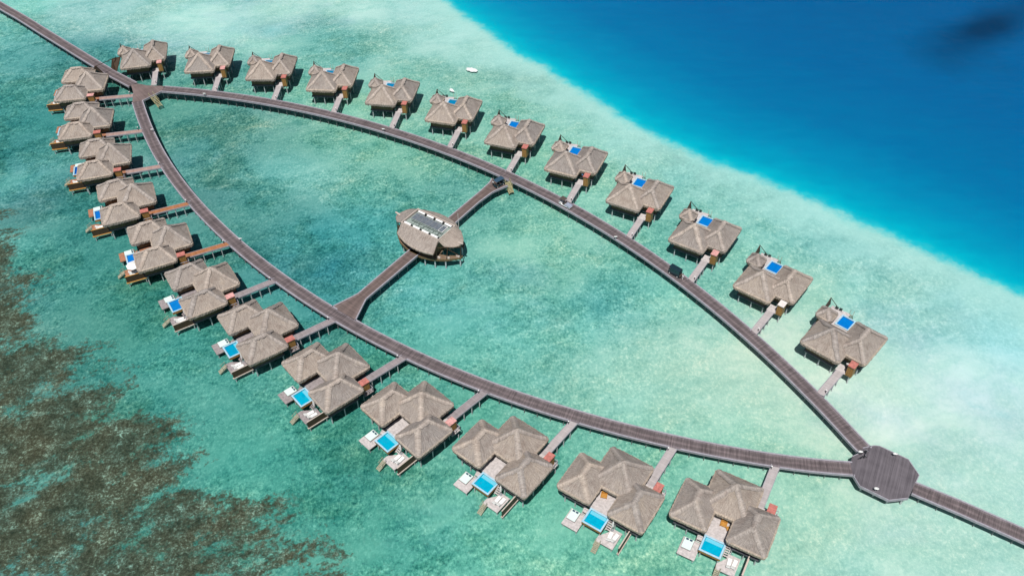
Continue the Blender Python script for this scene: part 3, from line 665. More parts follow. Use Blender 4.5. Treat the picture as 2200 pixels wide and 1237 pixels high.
# --- villa of the lower left row: three pavilions, pool court towards the open lagoon
def villa_a():
    v = empty('water_villa')
    roof(v, 11, -65, -13, -66, 0, -39, -39, -42, -22, 0, 20.5)
    roof(v, 12, -33.3, 33.3, -33, 33.3, -1.5, 1.5, -2, 2, 0, 29)
    roof(v, 13, 12.7, 65.5, -66, .5, 39, 39, -42, -21.5, 0, 21)
    walls(v, -57, -21, -58, -9); walls(v, -25, 25, -25, 25); walls(v, 21, 57, -58, -9)
    s_ = MB(); bx(-58, -20, -60, -7, -22.6, -20.4, s_); bx(21, 58, -60, -7, -22.6, -20.4, s_); bx(-26.5, 26.5, -26.5, 26.5, -22.7, -20.5, s_); s_.build('floor', M['beam'], v)
    bx(-19.5, 20.5, -57, -27, -21.6, -19.6).build('court_deck', M['vdeck'], v)
    w_ = pool(v, -14.6, 14.6, -82, -57.3, -20.0)
    bx(-39, -14.8, -93.5, -66, -32.4, -31).build('sun_deck', M['vdeck'], v)
    bx(-22.5, -15.6, -66, -59, -24.6, -24).build('landing', M['vdeck'], v)
    steps(v, -22.5, -15.8, -61, -69, -21, -30.8)
    s_ = MB(); s_.prism([(12*U,-90.5*U),(37.5*U,-90.5*U),(37.5*U,-62.5*U),(21*U,-62.5*U),(21*U,-70*U),(12*U,-82.4*U)], zz(-32.4), zz(-31)); s_.build('sun_deck', M['vdeck'], v)
    steps(v, 15.2, 21.5, -58, -69.5, -21, -30.8)
    ladder(v, 13, 19.5, -90.5, -104, -31, -39)
    sc_ = empty('privacy_screen'); sc_.parent = v
    s_ = MB(); s_.box(45.4*U, 46.4*U, -90.5*U, -57*U, zz(-32), zz(-18.5)); s_.build('screen_panel', M['screen'], sc_)
    s_ = MB(); s_.box(44.4*U, 47.4*U, -91.5*U, -56*U, zz(-33.4), zz(-31.8)); s_.box(45.2*U, 46.6*U, -90.7*U, -56.8*U, zz(-18.5), zz(-17.8)); s_.build('screen_beam', M['beam_pale'], sc_)
    hut(v, 46.8, 56, 2.2, 14.5, 'hut_red')
    s_ = MB(); bx(29, 60.5, 1.5, 17.5, -21.6, -20.1, s_); s_.build('entry_deck', M['vdeck'], v)
    s_ = MB()
    for x, y in ((60,2),(60,9.5),(60,17),(52,17.2),(57,17.2)): s_.bar((x*U,y*U,zz(-20)), (x*U,y*U,zz(-12.5)), .09)
    s_.bar((60*U,2*U,zz(-12.5)), (60*U,17*U,zz(-12.5)), .1); s_.bar((60*U,17.2*U,zz(-12.5)), (50*U,17.2*U,zz(-12.5)), .1); s_.build('railing', M['kerb'], v)
    piles(v, [(x, y) for x in (-55,-39,-23) for y in (-56,-33,-10)] + [(x, y) for x in (23,39,55) for y in (-56,-33,-10)] + [(-23,23),(0,23),(23,23),(0,0)])
    piles(v, [(-37,-91),(-17,-91),(-37,-69),(14,-88),(35,-88),(35,-65),(-12,-79),(12,-79),(50,4),(58,15),(46,-88),(46,-60),(32,15)], -32, .10)
    # glass wall under the court eaves
    s_ = MB(); s_.box(-13*U, 13*U, -27.2*U, -26.7*U, zz(-19), zz(-3)); s_.build('glass_door', M['black'], v)
    return v
# --- villa of the upper right row: two pavilions, a small bath pavilion and a pool behind
def villa_b():
    v = empty('water_villa')
    roof(v, 21, -33.5, 33.5, -32.5, 34.5, -.8, .8, -1, 1, 0, 29)
    roof(v, 22, 12, 65.3, -9.3, 68.3, 39.5, 39.5, 12, 41, 0, 24.5)
    roof(v, 23, -45.5, -18, 38, 65, -31.8, -31.2, 50, 53, -1, 12.5, M_=6, rc=5)
    walls(v, -23.5, 24.5, -23, 25); walls(v, 20.5, 57, -1, 60); walls(v, -41, -23, 42, 61)
    s_ = MB(); bx(-25, 26, -24.5, 26.5, -22.7, -20.4, s_); bx(19, 58.5, -2.5, 61.5, -22.6, -20.5, s_); bx(-42.5, -21.5, 28, 62.5, -22.5, -20.6, s_); s_.build('floor', M['beam'], v)
    s_ = MB(); bx(-40, -17.2, 62.6, 96, -21.4, -20, s_); bx(-21.2, -17.2, 40, 62.6, -21.4, -20, s_); bx(-17.2, 8.6, 35, 58.5, -21.4, -20.0, s_); bx(-17.2, -8, 86.6, 97, -21.4, -20, s_); s_.build('sun_deck', M['vdeck'], v)
    pool(v, -17, 7, 58.8, 86.4, -18.6, step_side=0, side='vdeck')
    sc_ = empty('privacy_screen'); sc_.parent = v
    tri = [(-44,68),(-44,95)]; s_ = MB()
    P_ = [(-44.6*U,70*U,zz(-20)),(-44.6*U,96*U,zz(-20)),(-44.6*U,88*U,zz(1)),(-44.6*U,72*U,zz(-8))]; k0 = 0
    s_.v += P_ + [(p[0]+.12, p[1], p[2]) for p in P_]; s_.f += [(0,1,2,3),(7,6,5,4),(0,4,5,1),(1,5,6,2),(2,6,7,3),(3,7,4,0)]; s_.build('screen_panel', M['screen'], sc_)
    s_ = MB(); s_.bar((-44.4*U,88*U,zz(1)), (-29*U,96*U,zz(-20)), .10); s_.bar((-44.4*U,88*U,zz(1.4)), (-44.4*U,96*U,zz(-20)), .10); s_.build('screen_brace', M['screen'], sc_)
    hut(v, 46.4, 55.8, -26, -13.4, 'hut_red')
    s_ = MB(); bx(30.5, 46, -27, -11, -21.5, -20.1, s_); s_.build('entry_deck', M['vdeck'], v)
    piles(v, [(x, y) for x in (-21,2,23) for y in (-22,0,23)] + [(x, y) for x in (38,55.5) for y in (0,30,58)] + [(53,-23.5),(-39,45),(-39,60)])
    piles(v, [(-38,94),(-20,94),(-14,84),(5,84),(5,62),(33,-24)], -21.5, .10)
    s_ = MB()
    for x in (-10, -4):
        s_.bar((x*U, 96*U, zz(-20)), (x*U, 104*U, zz(-36)), .08)
        s_.bar((x*U, 96*U, zz(-20)), (x*U, 98*U, zz(-11)), .07)
    for k in range(6): s_.bar((-10*U, (96+8*k/6)*U, zz(-20-16*k/6)), (-4*U, (96+8*k/6)*U, zz(-20-16*k/6)), .08, .05)
    s_.build('water_stair', M['ladder'], v)
    return v
def jetty(y0, y1, x0, x1):
    j = empty('jetty'); d = MB(); N = 20
    for i in range(N):
        a = y0+(y1-y0)*i/N; b_ = y0+(y1-y0)*(i+1)/N; u0, u1 = a*U, b_*U
        d.quad((x0*U,a*U,ZD-.01),(x1*U,a*U,ZD-.01),(x1*U,b_*U,ZD-.01),(x0*U,b_*U,ZD-.01), [(u0,0),(u0,1),(u1,1),(u1,0)])
    d.uv.update({}); s0 = len(d.v)
    for q in (((x0,y0),(x0,y1)),((x1,y1),(x1,y0))):
        (a, b_), (c_, e) = q; d.quad((a*U,b_*U,ZD-.01),(c_*U,e*U,ZD-.01),(c_*U,e*U,ZD-.2),(a*U,b_*U,ZD-.2), [(0,.5),(2,.5),(2,.5),(0,.5)])
    d.build('deck', M['jetty_grey'], j)
    for x in (x0, x1): MB().box(x*U-.05, x*U+.05, y0*U, y1*U, ZD-.28, ZD+.05).build('kerb', M['kerb'], j)
    p_ = None
    for k in range(4):
        y = y0+(y1-y0)*(k+.6)/4.6
        if p_ is None:
            m_ = MB()
            for x in (x0+1, x1-1): m_.cyl(x*U, 0, -1.6, ZD-.22, .10, .10, 8)
            m_.box(x0*U, x1*U, -.09, .09, ZD-.42, ZD-.22); p_ = m_.build('pile_bent', M['pile'], j); o = p_
        else: o = p_.copy(); COL.objects.link(o); o.parent = j
        o.location = (0, y*U, 0)
    return j

ORD = ['first','second','third','fourth','fifth','sixth','seventh','eighth','ninth','tenth','eleventh','twelfth']
ROWA, ROWB = 'lower left row', 'upper right row'
def setmat(o, m_):
    o.material_slots[0].link = 'OBJECT'; o.material_slots[0].material = m_
def kids_of(root):
    out = []
    def rec(o):
        for c_ in KMAP.get(o.name, []): out.append(c_); rec(c_)
    rec(root); return out
def kmap():
    KMAP.clear()
    for q in bpy.data.objects:
        if q.parent: KMAP.setdefault(q.parent.name, []).append(q)
KMAP = {}
VA, VB = villa_a(), villa_b(); JA, JB = jetty(17.6, 91.5, 29.6, 41.2), jetty(-87.5, -27.2, 32.3, 44)
kmap(); kidsmap = dict(KMAP)
def place(proto, i, pose):
    o = proto if i == 0 else copy_tree(proto, None, kidsmap)
    o.location = (pose[0]*U, pose[1]*U, 0); o.rotation_euler = (0, 0, R(pose[2])); return o
# the prototype itself goes to slot 0 only after all copies are made, so copy first
villasA = [None]*12; villasB = [None]*12; jA = [None]*12; jB = [None]*12
for i in range(11, -1, -1):
    villasA[i] = place(VA, i, POSE_A[i]); villasB[i] = place(VB, i, POSE_B[i]); jA[i] = place(JA, i, POSE_A[i]); jB[i] = place(JB, i, POSE_B[i])
kmap()
POOLA = [(0,88,172)]*3 + [(10,110,200),(10,118,205),(8,122,200),(0,150,190)] + [(0,166,200)]*5
HUTA = ['hut_pink','hut_red','hut_red','hut_red','hut_red','hut_pink','hut_red','hut_red','hut_pink','hut_red','hut_red','hut_red']
HUTB = ['hut_pink','hut_pink','hut_red','hut_red','hut_red','hut_red','hut_red','hut_red','hut_red','hut_pink','hut_white','hut_red']
JMA = ['jetty_pink','jetty_pink','jetty_pink','jetty_orange','jetty_orange','jetty_mid','jetty_mid','jetty_mid','jetty_mid','jetty_grey','jetty_grey','jetty_grey']
DMA = ['vdeck_or','vdeck_or','vdeck_or','vdeck_or','vdeck_or','vdeck_mid','vdeck_mid','vdeck_mid','vdeck','vdeck','vdeck','vdeck']
for i in range(12):
    last = ', next to the octagon' if i == 11 else (', beside the fork' if i == 0 else '')
    a_, b_ = villasA[i], villasB[i]
    tag(a_, f'{ORD[i]} three-roofed thatched villa from the fork, {ROWA}', 'villa', 'three-roofed water villas')
    tag(b_, f'{ORD[i]} thatched villa from the fork, {ROWB}, small roof behind it', 'villa', 'two-roofed water villas')
    tone = {'jetty_pink':'rosy','jetty_orange':'orange brown','jetty_mid':'weathered grey','jetty_grey':'pale grey'}
    tag(jA[i], f'{tone[JMA[i]]} timber jetty to the {ORD[i]} villa, {ROWA}', 'jetty', 'jetties to the lower left villas')
    tag(jB[i], f'pale narrow timber jetty to the {ORD[i]} villa, {ROWB}', 'jetty', 'jetties to the upper right villas')
    for o in kids_of(a_):
        nm = o.name.split('.')[0]
        if nm == 'pool_water': o.color = srgb(*POOLA[i]) if False else tuple(c_*.88 for c_ in srgb(*POOLA[i])[:3]) + (1,)
        if nm == 'hut_top': setmat(o, M[HUTA[i]])
        if nm in ('sun_deck','landing','entry_deck','court_deck','steps'): setmat(o, M[DMA[i]])
        if nm == 'screen_beam' and i < 5: setmat(o, M['beam_orange'])
    for o in kids_of(b_):
        nm = o.name.split('.')[0]
        if nm == 'pool_water': o.color = tuple(c_*.82 for c_ in srgb(*((0,130,180) if i < 6 else (0,122,208)))[:3]) + (1,)
        if nm == 'hut_top': setmat(o, M[HUTB[i]])
    for o in kids_of(jA[i]):
        if o.name.startswith('deck'): setmat(o, M[JMA[i]])

# ------------------------------------------------------------------ furniture at the villas
def on(pose, x, y, z_): X, Y = l2w(pose, x, y); return (X, Y, zz(z_))
def proto_daybed():
    r_ = empty('daybed'); 
    MB().box(-.85,.85,-1.05,1.05,.08,.22).build('bed_base', M['vdeck_mid'], r_)
    MB().box(-.8,.8,-1.0,1.0,.22,.40).build('mattress', M['mint'], r_, bevel=.06)
    s_ = MB(); s_.box(-.55,-.1,.55,.85,.402,.50); s_.box(.1,.55,.55,.85,.402,.50); s_.build('cushion', M['navy'], r_)
    return r_
def proto_lounger():
    r_ = empty('sun_lounger'); 
    MB().box(-.33,.33,-1.0,.25,.20,.34).build('seat_cushion', M['white'], r_, bevel=.04)
    s_ = MB(); s_.v += [(-.33,.25,.22),(.33,.25,.22),(.33,.95,.62),(-.33,.95,.62),(-.33,.25,.34),(.33,.25,.34),(.33,.90,.74),(-.33,.90,.74)]
    s_.f += [(0,3,2,1),(4,5,6,7),(0,1,5,4),(1,2,6,5),(2,3,7,6),(3,0,4,7)]; s_.build('backrest', M['white'], r_)
    s_ = MB()
    for x in (-.3,.3):
        for y in (-.9,.2): s_.box(x-.03,x+.03,y-.03,y+.03,0,.2)
        s_.box(x-.03,x+.03,-1,.9,.14,.20)
    s_.build('frame', M['steel'], r_)
    return r_
def proto_parasol(opened):
    r_ = empty('parasol'); s_ = MB(); s_.cyl(0,0,0,2.5,.03,.03,6); s_.cyl(0,0,0,.08,.3,.28,10); s_.build('pole', M['steel'], r_)
    c_ = MB()
    if opened:
        N = 8; R0 = 1.55
        c_.v.append((0,0,2.75)); c_.v += [(R0*math.cos(2*math.pi*i/N+.2), R0*math.sin(2*math.pi*i/N+.2), 2.25) for i in range(N)]; c_.v += [(R0*math.cos(2*math.pi*i/N+.2), R0*math.sin(2*math.pi*i/N+.2), 2.1) for i in range(N)]; c_.v.append((0,0,2.66))
        for i in range(N): j = (i+1) % N; c_.f += [(0,1+i,1+j),(1+i,1+N+i,1+N+j,1+j),(1+2*N,1+N+j,1+N+i)]
    else:
        for z0, z1, a, b_ in ((1.0,1.5,.13,.2),(1.5,2.3,.2,.15),(2.3,2.75,.15,.03)): c_.cyl(0,0,z0,z1,a,b_,8)
    c_.build('canopy', M['white'], r_); return r_
def proto_chair():
    r_ = empty('deck_chair'); MB().box(-.28,.28,-.28,.28,.36,.44).build('seat', M['green_dark'], r_)
    s_ = MB(); s_.bar((-.24,.28,.42),(-.24,.42,1.05),.06); s_.bar((.24,.28,.42),(.24,.42,1.05),.06)
    for k in range(4): s_.bar((-.26,.3+.035*k,.52+.15*k),(.26,.3+.035*k,.52+.15*k),.10,.05)
    s_.build('backrest', M['green_dark'], r_)
    for x in (-.25,.25):
        for y in (-.25,.25): MB().box(x-.03,x+.03,y-.03,y+.03,0,.38).build('leg', M['green_dark'], r_)
    return r_
def proto_armchair():
    r_ = empty('armchair'); MB().box(-.45,.45,-.45,.35,.22,.42).build('seat_cushion', M['orange'], r_, bevel=.04)
    MB().box(-.5,.5,.35,.5,.1,.85).build('backrest', M['orange'], r_, bevel=.03)
    s_ = MB(); s_.box(-.55,-.45,-.45,.45,.05,.6); s_.box(.45,.55,-.45,.45,.05,.6); s_.build('armrest', M['orange'], r_)
    return r_
def proto_lamp():
    r_ = empty('bollard_lamp'); MB().cyl(0,0,0,.75,.07,.07,8).build('post', M['black'], r_); MB().ball((0,0,.86),.15,.15,.12).build('lamp_head', M['white'], r_); return r_
def spawn(proto, used, loc, rz, label, cat, group):
    o = proto if not used[0] else copy_tree(proto, None, LOCAL); used[0] = True
    o.location = loc; o.rotation_euler = (0,0,rz); return tag(o, label, cat, group)
def family(mk):
    p = mk(); kmap(); return p, dict(KMAP)
def scatter(mk, items, group, cat):
    """items: (loc, rz, label); copies are made from a finished prototype"""
    p = mk(); kmap(); local = dict(KMAP)
    for k, (loc, rz, label) in enumerate(items):
        o = copy_tree(p, None, local) if k < len(items)-1 else p
        o.location = loc; o.rotation_euler = (0,0,rz); tag(o, label, cat, group)
A, B = POSE_A, POSE_B
scatter(proto_daybed, [(on(A[i], -30.5, -75.5, -31), R(A[i][2]), f'mint mattress daybed on the left deck of the {ORD[i]} villa, {ROWA}') for i in range(12)], 'daybeds on the lower decks', 'daybed')
it = []
for i in range(12):
    for k, x in enumerate((26, 32.5)):
        it.append((on(A[i], x, -77 + (1.5 if k else 0), -31), R(A[i][2]+180+rnd.uniform(-6,6)), f'white sun lounger {"nearer the screen" if k else "nearer the pool"}, deck of {ORD[i]} villa, {ROWA}'))
scatter(proto_lounger, it, 'sun loungers on the lower decks', 'sun lounger')
scatter(lambda: proto_parasol(False), [(on(A[i], 23.5, -65, -31), 0, f'closed white parasol on the deck of the {ORD[i]} villa, {ROWA}') for i in (0,1,2,3,5,6,7,8,9,10)], 'closed parasols', 'parasol')
pu = proto_parasol(True); pu.location = on(A[4], 27, -72, -31); tag(pu, 'open white octagonal parasol on the deck of the fifth villa in the lower left row', 'parasol')
scatter(proto_armchair, [(on(A[i], x, -33, -19.6), R(A[i][2]+a), f'orange armchair in the court of the {ORD[i]} villa, {ROWA}') for i, x, a in ((5,8,10),(8,8,-30),(10,-8,20),(11,2,4))], 'orange armchairs in the pool courts', 'armchair')
it = []
for i in range(5, 12):
    for k, (x, y, a) in enumerate(((-24.2,91,8),(-27.8,88,-8)) if False else ((-31,93,0),(-24.5,94,8))):
        it.append((on(B[i], x, y, -20), R(B[i][2]+180+a), f'{"right" if k else "left"} dark chair of the pair behind the {ORD[i]} villa, {ROWB}'))
scatter(proto_chair, it, 'dark chairs on the back decks', 'chair')
it = [(on(A[i], 31.2, 83, -20), 0, f'small white lamp on the jetty of the {ORD[i]} villa, {ROWA}') for i in range(12)]
it += [(on(B[i], 42.4, -80, -20), 0, f'small white lamp on the jetty of the {ORD[i]} villa, {ROWB}') for i in range(12)]
scatter(proto_lamp, it, 'lamps at the jetty mouths', 'lamp')
def proto_table():
    r_ = empty('low_table'); MB().box(-.35,.35,-.35,.35,.32,.38).build('table_top', M['orange'], r_)
    for x in (-.3,.3):
        for y in (-.3,.3): MB().box(x-.03,x+.03,y-.03,y+.03,0,.32).build('leg', M['orange'], r_)
    return r_
scatter(proto_table, [(on(A[11], 9.5, -36, -19.6), 0, 'low orange table by the armchair of the twelfth villa, lower left row'), (on(B[7], -27, 82, -20), .3, 'low orange table before the chairs of the eighth villa, upper right row'), (on(B[8], -27, 82, -20), .2, 'low orange table before the chairs of the ninth villa, upper right row')], 'low orange tables', 'table')
def proto_buoy():
    r_ = empty('lifebuoy_stand'); MB().cyl(0,0,0,.7,.05,.05,8).build('post', M['pile'], r_)
    T = Matrix.Rotation(R(-38), 3, 'X'); MB().torus((0,-.05,.82), .33, .11, tilt=T).build('lifebuoy', M['white'], r_, smooth=True); return r_
its = []
for (px, py), lab in (((327.9,281),'white lifebuoy on a post where the lower left arc passes the second villa'),((517,515),'white lifebuoy on a post where the lower left arc passes the fifth villa'),((439.9,204),'white lifebuoy on a post by the second jetty, upper right arc'),((824,280),'white lifebuoy on a post by the fifth jetty, upper right arc'),((1322.5,511),'white lifebuoy on a post by the ninth jetty, upper right arc'),((1921.8,976.5),'white lifebuoy ring at the top edge of the octagonal platform'),((1881.5,1051),'white lifebuoy ring at the bottom edge of the octagonal platform'),((1847.5,972),'white lifebuoy ring beside the bicycles at the octagonal platform')):
    X, Y = at(px, py, ZD+.4); its.append(((X, Y, ZD), 0, lab))
scatter(proto_buoy, its, 'white lifebuoys along the boardwalks', 'lifebuoy')

# stairs from the boardwalks into the water
def sea_stair(px0, py0, px1, py1, label):
    x0, y0 = at(px0, py0, ZD); x1, y1 = at(px1, py1, -.1); L = math.dist((x0,y0),(x1,y1)); ang = math.atan2(y1-y0, x1-x0)
    r_ = empty('water_stair', (x0, y0, 0), ang); tag(r_, label, 'stair', 'stairs down to the water')
    s_ = MB(); 
    for y in (-.62,.62): s_.bar((0,y,ZD), (L,y,-.2), .12, .26)
    s_.build('stringer', M['stairy'], r_)
    s_ = MB()
    for k in range(9):
        t = (k+.5)/9; s_.box(L*t-.14, L*t+.14, -.58, .58, ZD*(1-t)-.04, ZD*(1-t)+.03)
    s_.build('tread', M['stairy'], r_)
    s_ = MB()
    for y in (-.64,.64):
        for t in (0,.35,.7): s_.bar((L*t,y,ZD*(1-t)), (L*t,y,ZD*(1-t)+.95), .07)
        s_.bar((0,y,ZD+.95), (L*.72,y,ZD*.28+.95), .07)
    s_.build('handrail', M['stairy'], r_)
sea_stair(325, 205, 345, 229, 'yellowish timber stair from the triangular junction down into the water')
sea_stair(1090, 391, 1099, 415, 'timber stair beside the parked buggy down into the water')

# ------------------------------------------------------------------ central thatched pavilion
pc = (-148.3*U, 1179*U); PV = empty('thatched_pavilion', (pc[0], pc[1], 0), R(-35.5))
tag(PV, 'large oval thatched pavilion on stilts with white ducts in its roof', 'pavilion')
def patch(parent, top, eave, z1, z0, seed, nm='roof'):
    """one thatch slope between a straight top edge and a curved eave, thick and ragged at the bottom"""
    rr = random.Random(seed); N, K = 44, 9; th = MB()
    def curve(P_, t):
        s = t*(len(P_)-1); i = min(int(s), len(P_)-2); f = s-i
        p0, p1, p2, p3 = [Vector(P_[max(0,min(len(P_)-1,j))]) for j in (i-1,i,i+1,i+2)]
        return .5*((2*p1)+(p2-p0)*f+(2*p0-5*p1+4*p2-p3)*f*f+(3*p1-p0-3*p2+p3)*f**3)
    for j in range(K+1):
        s = j/K
        for i in range(N+1):
            a = curve(top, i/N); e = curve(eave, i/N); p = a.lerp(e, s); z_ = z1+(z0-z1)*s - 1.1*math.sin(math.pi*s) + (rr.uniform(-.15,.15) if 0 < j < K else 0)
            th.v.append((p.x*U, p.y*U, zz(z_)))
    for j in range(K):
        for i in range(N):
            a = j*(N+1)+i; th.f.append((a, a+N+1, a+N+2, a+1)); th.uv[len(th.f)-1] = [(i*.25,(K-j)*.35),(i*.25,(K-j-1)*.35),(i*.25+.25,(K-j-1)*.35),(i*.25+.25,(K-j)*.35)]
    r_ = th.build(nm, M['thatch'], parent)
    so = r_.modifiers.new('thick', 'SOLIDIFY'); so.thickness = .22; so.offset = -1
    fr = MB()
    for k, (ds, dz) in enumerate(((-.05,.25),(.02,-.1),(.015,-2.8),(-.08,-2.0))):
        for i in range(N+1):
            a = curve(top, i/N); e = curve(eave, i/N); p = a.lerp(e, 1+ds); fr.v.append((p.x*U, p.y*U, zz(z0+(z1-z0)*(-ds)+dz+(rr.uniform(-.6,.6) if k == 2 else 0))))
    for k in range(3):
        for i in range(N): a = k*(N+1)+i; fr.f.append((a, a+N+1, a+N+2, a+1)); fr.uv[len(fr.f)-1] = [(i*.25,k*.3),(i*.25,k*.3+.3),(i*.25+.25,k*.3+.3),(i*.25+.25,k*.3)]
    fr.build('eave_fringe', M['fringe'], r_); return r_
patch(PV, [(-43,-23),(43,-23)], [(-42,-38),(-14,-49),(18,-52),(47,-46)], 15, 1, 31)
patch(PV, [(42,-24),(42,23)], [(53,-22),(69,-10),(71,9),(50,30)], 15, 4, 32)
patch(PV, [(43,23),(-43,23)], [(48,30),(24,43),(-12,46),(-44,38)], 15, 3, 33)
patch(PV, [(-42,24),(-42,-23)], [(-52,33),(-66,22),(-72,-3),(-60,-17)], 15, 4, 34)
def lens(a, bb, n_=14, x0=-1, x1=1):
    top_ = [(a*math.cos(math.pi*i/n_), bb*math.sin(math.pi*i/n_)**.9) for i in range(n_+1)]
    return top_ + [(x, -y) for x, y in top_[::-1][1:-1]]
LN = [(x*U, y*U) for x, y in lens(74, 44)]
dk = [(-72,-2),(-60,-20),(-38,-37),(-8,-46),(18,-46),(41,-38),(59,-27),(77,-8),(77,-2),(56,-16),(40,-22),(38,22),(58,20),(68,12),(60,26),(38,38),(8,46),(-18,46),(-41,37),(-62,20)]
MB().prism([(x*U, y*U) for x, y in dk], zz(-22.5), zz(-20)).build('floor', M['jetty_floor'], PV)
s_ = MB(); 
for (xa, ya), (xb, yb) in zip(dk[:9], dk[1:10]): s_.bar((xa*U, ya*U, zz(-21.6)), (xb*U, yb*U, zz(-21.6)), .12, .5)
s_.build('base_beam', M['wall'], PV)
MB().prism([(x*U, y*U) for x, y in [(-62,-6),(-50,-20),(-30,-32),(-6,-40),(18,-40),(36,-34),(37,30),(20,36),(-20,38),(-45,28),(-62,10)]], zz(-20), zz(-1)).build('wall', M['wall'], PV)
MB().box(-42*U, 42*U, -23*U, 23*U, zz(9), zz(11)).build('roof_well_floor', M['scaf'], PV)
s_ = MB()
for x0, x1, y0, y1 in ((-43,43,22.4,23.8),(-43,43,-23.8,-22.4),(41.4,42.8,-22.4,22.4),(-42.8,-41.4,-22.4,22.4)): s_.box(x0*U, x1*U, y0*U, y1*U, zz(10), zz(16))
s_.build('roof_well_rim', M['beam_pale'], PV)
for r0 in (18.8, -18.8):
    for k in range(4):
        x = -31 + 20.3*k + (1.5 if r0 > 0 else 0); MB().rod((x-7.2)*0+0 if False else ((x-7.4)*U, r0*U, zz(14.6)), ((x+7.4)*U, r0*U, zz(14.6)), .27, .27, 12).build('duct_tube', M['white'], PV)
        MB().box((x+7.7)*U, (x+9.3)*U, (r0-1.8)*U, (r0+1.8)*U, zz(11), zz(15.6)).build('duct_valve', M['black'], PV)
for k in range(7):
    x = -33 + 10.2*k
    fr_ = MB().box((x-4.9)*U, (x+4.9)*U, -2.5*U, 15.2*U, zz(12.6), zz(13.2)).build('roof_panel', M['steel' if k < 6 else 'white'], PV)
    MB().box((x-4.0)*U, (x+4.0)*U, -1.4*U, 14.1*U, zz(13.22), zz(13.6)).build('panel_face', M['panel'], fr_)
s_ = MB()
for y in (-3.4, -6.2): s_.bar((-34*U, y*U, zz(14)), (36*U, y*U, zz(14)), .12)
for k in range(10): x = -33+7.4*k; s_.bar((x*U, -3.4*U, zz(14)), (x*U, -6.2*U, zz(14)), .1); s_.bar((x*U, -3.4*U, zz(11)), (x*U, -3.4*U, zz(14)), .1)
for k in range(6): x = -28+11*k; s_.box((x-2)*U, (x+3.5)*U, -12.4*U, -8*U, zz(11), zz(12.6+(k % 3)))
s_.build('catwalk', M['scaf'], PV)
s_ = MB()
for p, q in (((42,-23,14),(48,-46,0)),((53,-22,3),(77,-5,-20)),((59,-25,-20),(59,-20,3)),((76,-6,-20),(74,-2,3)),((45,-36,-20),(45,-34,3)),((38,-35,3),(76,-6,3)),((-60,-17,3),(-60,-17,-20)),((-50,-24,3),(-50,-26,-20)),((-71,-3,3),(-71,-3,-20))): s_.bar(tuple((p[0]*U,p[1]*U,zz(p[2]))), tuple((q[0]*U,q[1]*U,zz(q[2]))), .14)
s_.build('timber_frame', M['screen'], PV)
for x, y in ((77.5,0),(-77,0)): MB().bar((x*.86*U, 0, zz(5)), (x*U, 0, zz(7)), .35, .2).build('finial_beam', M['beam_pale'], PV)
for x, y in ((60,-22),(72,-9),(46,-31)):
    s_ = MB().box((x-3.5)*U, (x+3.5)*U, (y-1.4)*U, (y+1.4)*U, zz(-20), zz(-16.5)); s_.build('bench', M['beam_pale'], PV)
piles(PV, [(-68,-4),(-54,-20),(-34,-34),(-6,-42),(21,-40),(40,-35),(57,-26),(75,-7),(-60,14),(-30,36),(5,42),(36,34),(-30,0),(0,-10),(30,0),(60,18)], -22, .17)
fp = empty('flagpole', (0,0,0)); X, Y = at(986, 496, zz(-20)); fp.location = (X, Y, ZD); tag(fp, 'thin white mast standing by the thatched pavilion', 'mast')
MB().cyl(0,0,-.4,5.2,.06,.03,8).build('mast_pole', M['white'], fp); MB().box(-.2,.2,-.2,.2,-.4,.06).build('mast_foot', M['beam'], fp)

gw = empty('timber_gateway', (-115.6, 222.1, ZD), R(-41)); tag(gw, 'dark timber gateway with two slanted panels over the entrance boardwalk', 'gateway')
for sgn, nm in ((1, 'a'), (-1, 'b')):
    g_ = MB(); A_ = [(-1.5,sgn*1.5,0),(1.5,sgn*1.5,0),(1.1,sgn*4.3,3.6),(-1.1,sgn*2.6,2.9)]; k0 = len(g_.v)
    g_.v += A_ + [(p[0],p[1]+.12,p[2]-.05) for p in A_]; g_.f += [(0,1,2,3),(7,6,5,4),(0,4,5,1),(1,5,6,2),(2,6,7,3),(3,7,4,0)]; g_.build('gate_panel', M['screen'], gw)
    MB().bar((0,sgn*1.5,0),(0,sgn*3.4,3.4),.16).build('gate_post', M['screen'], gw)
MB().bar((0,3.3,3.3),(0,-3.3,3.3),.12).build('gate_beam', M['screen'], gw)

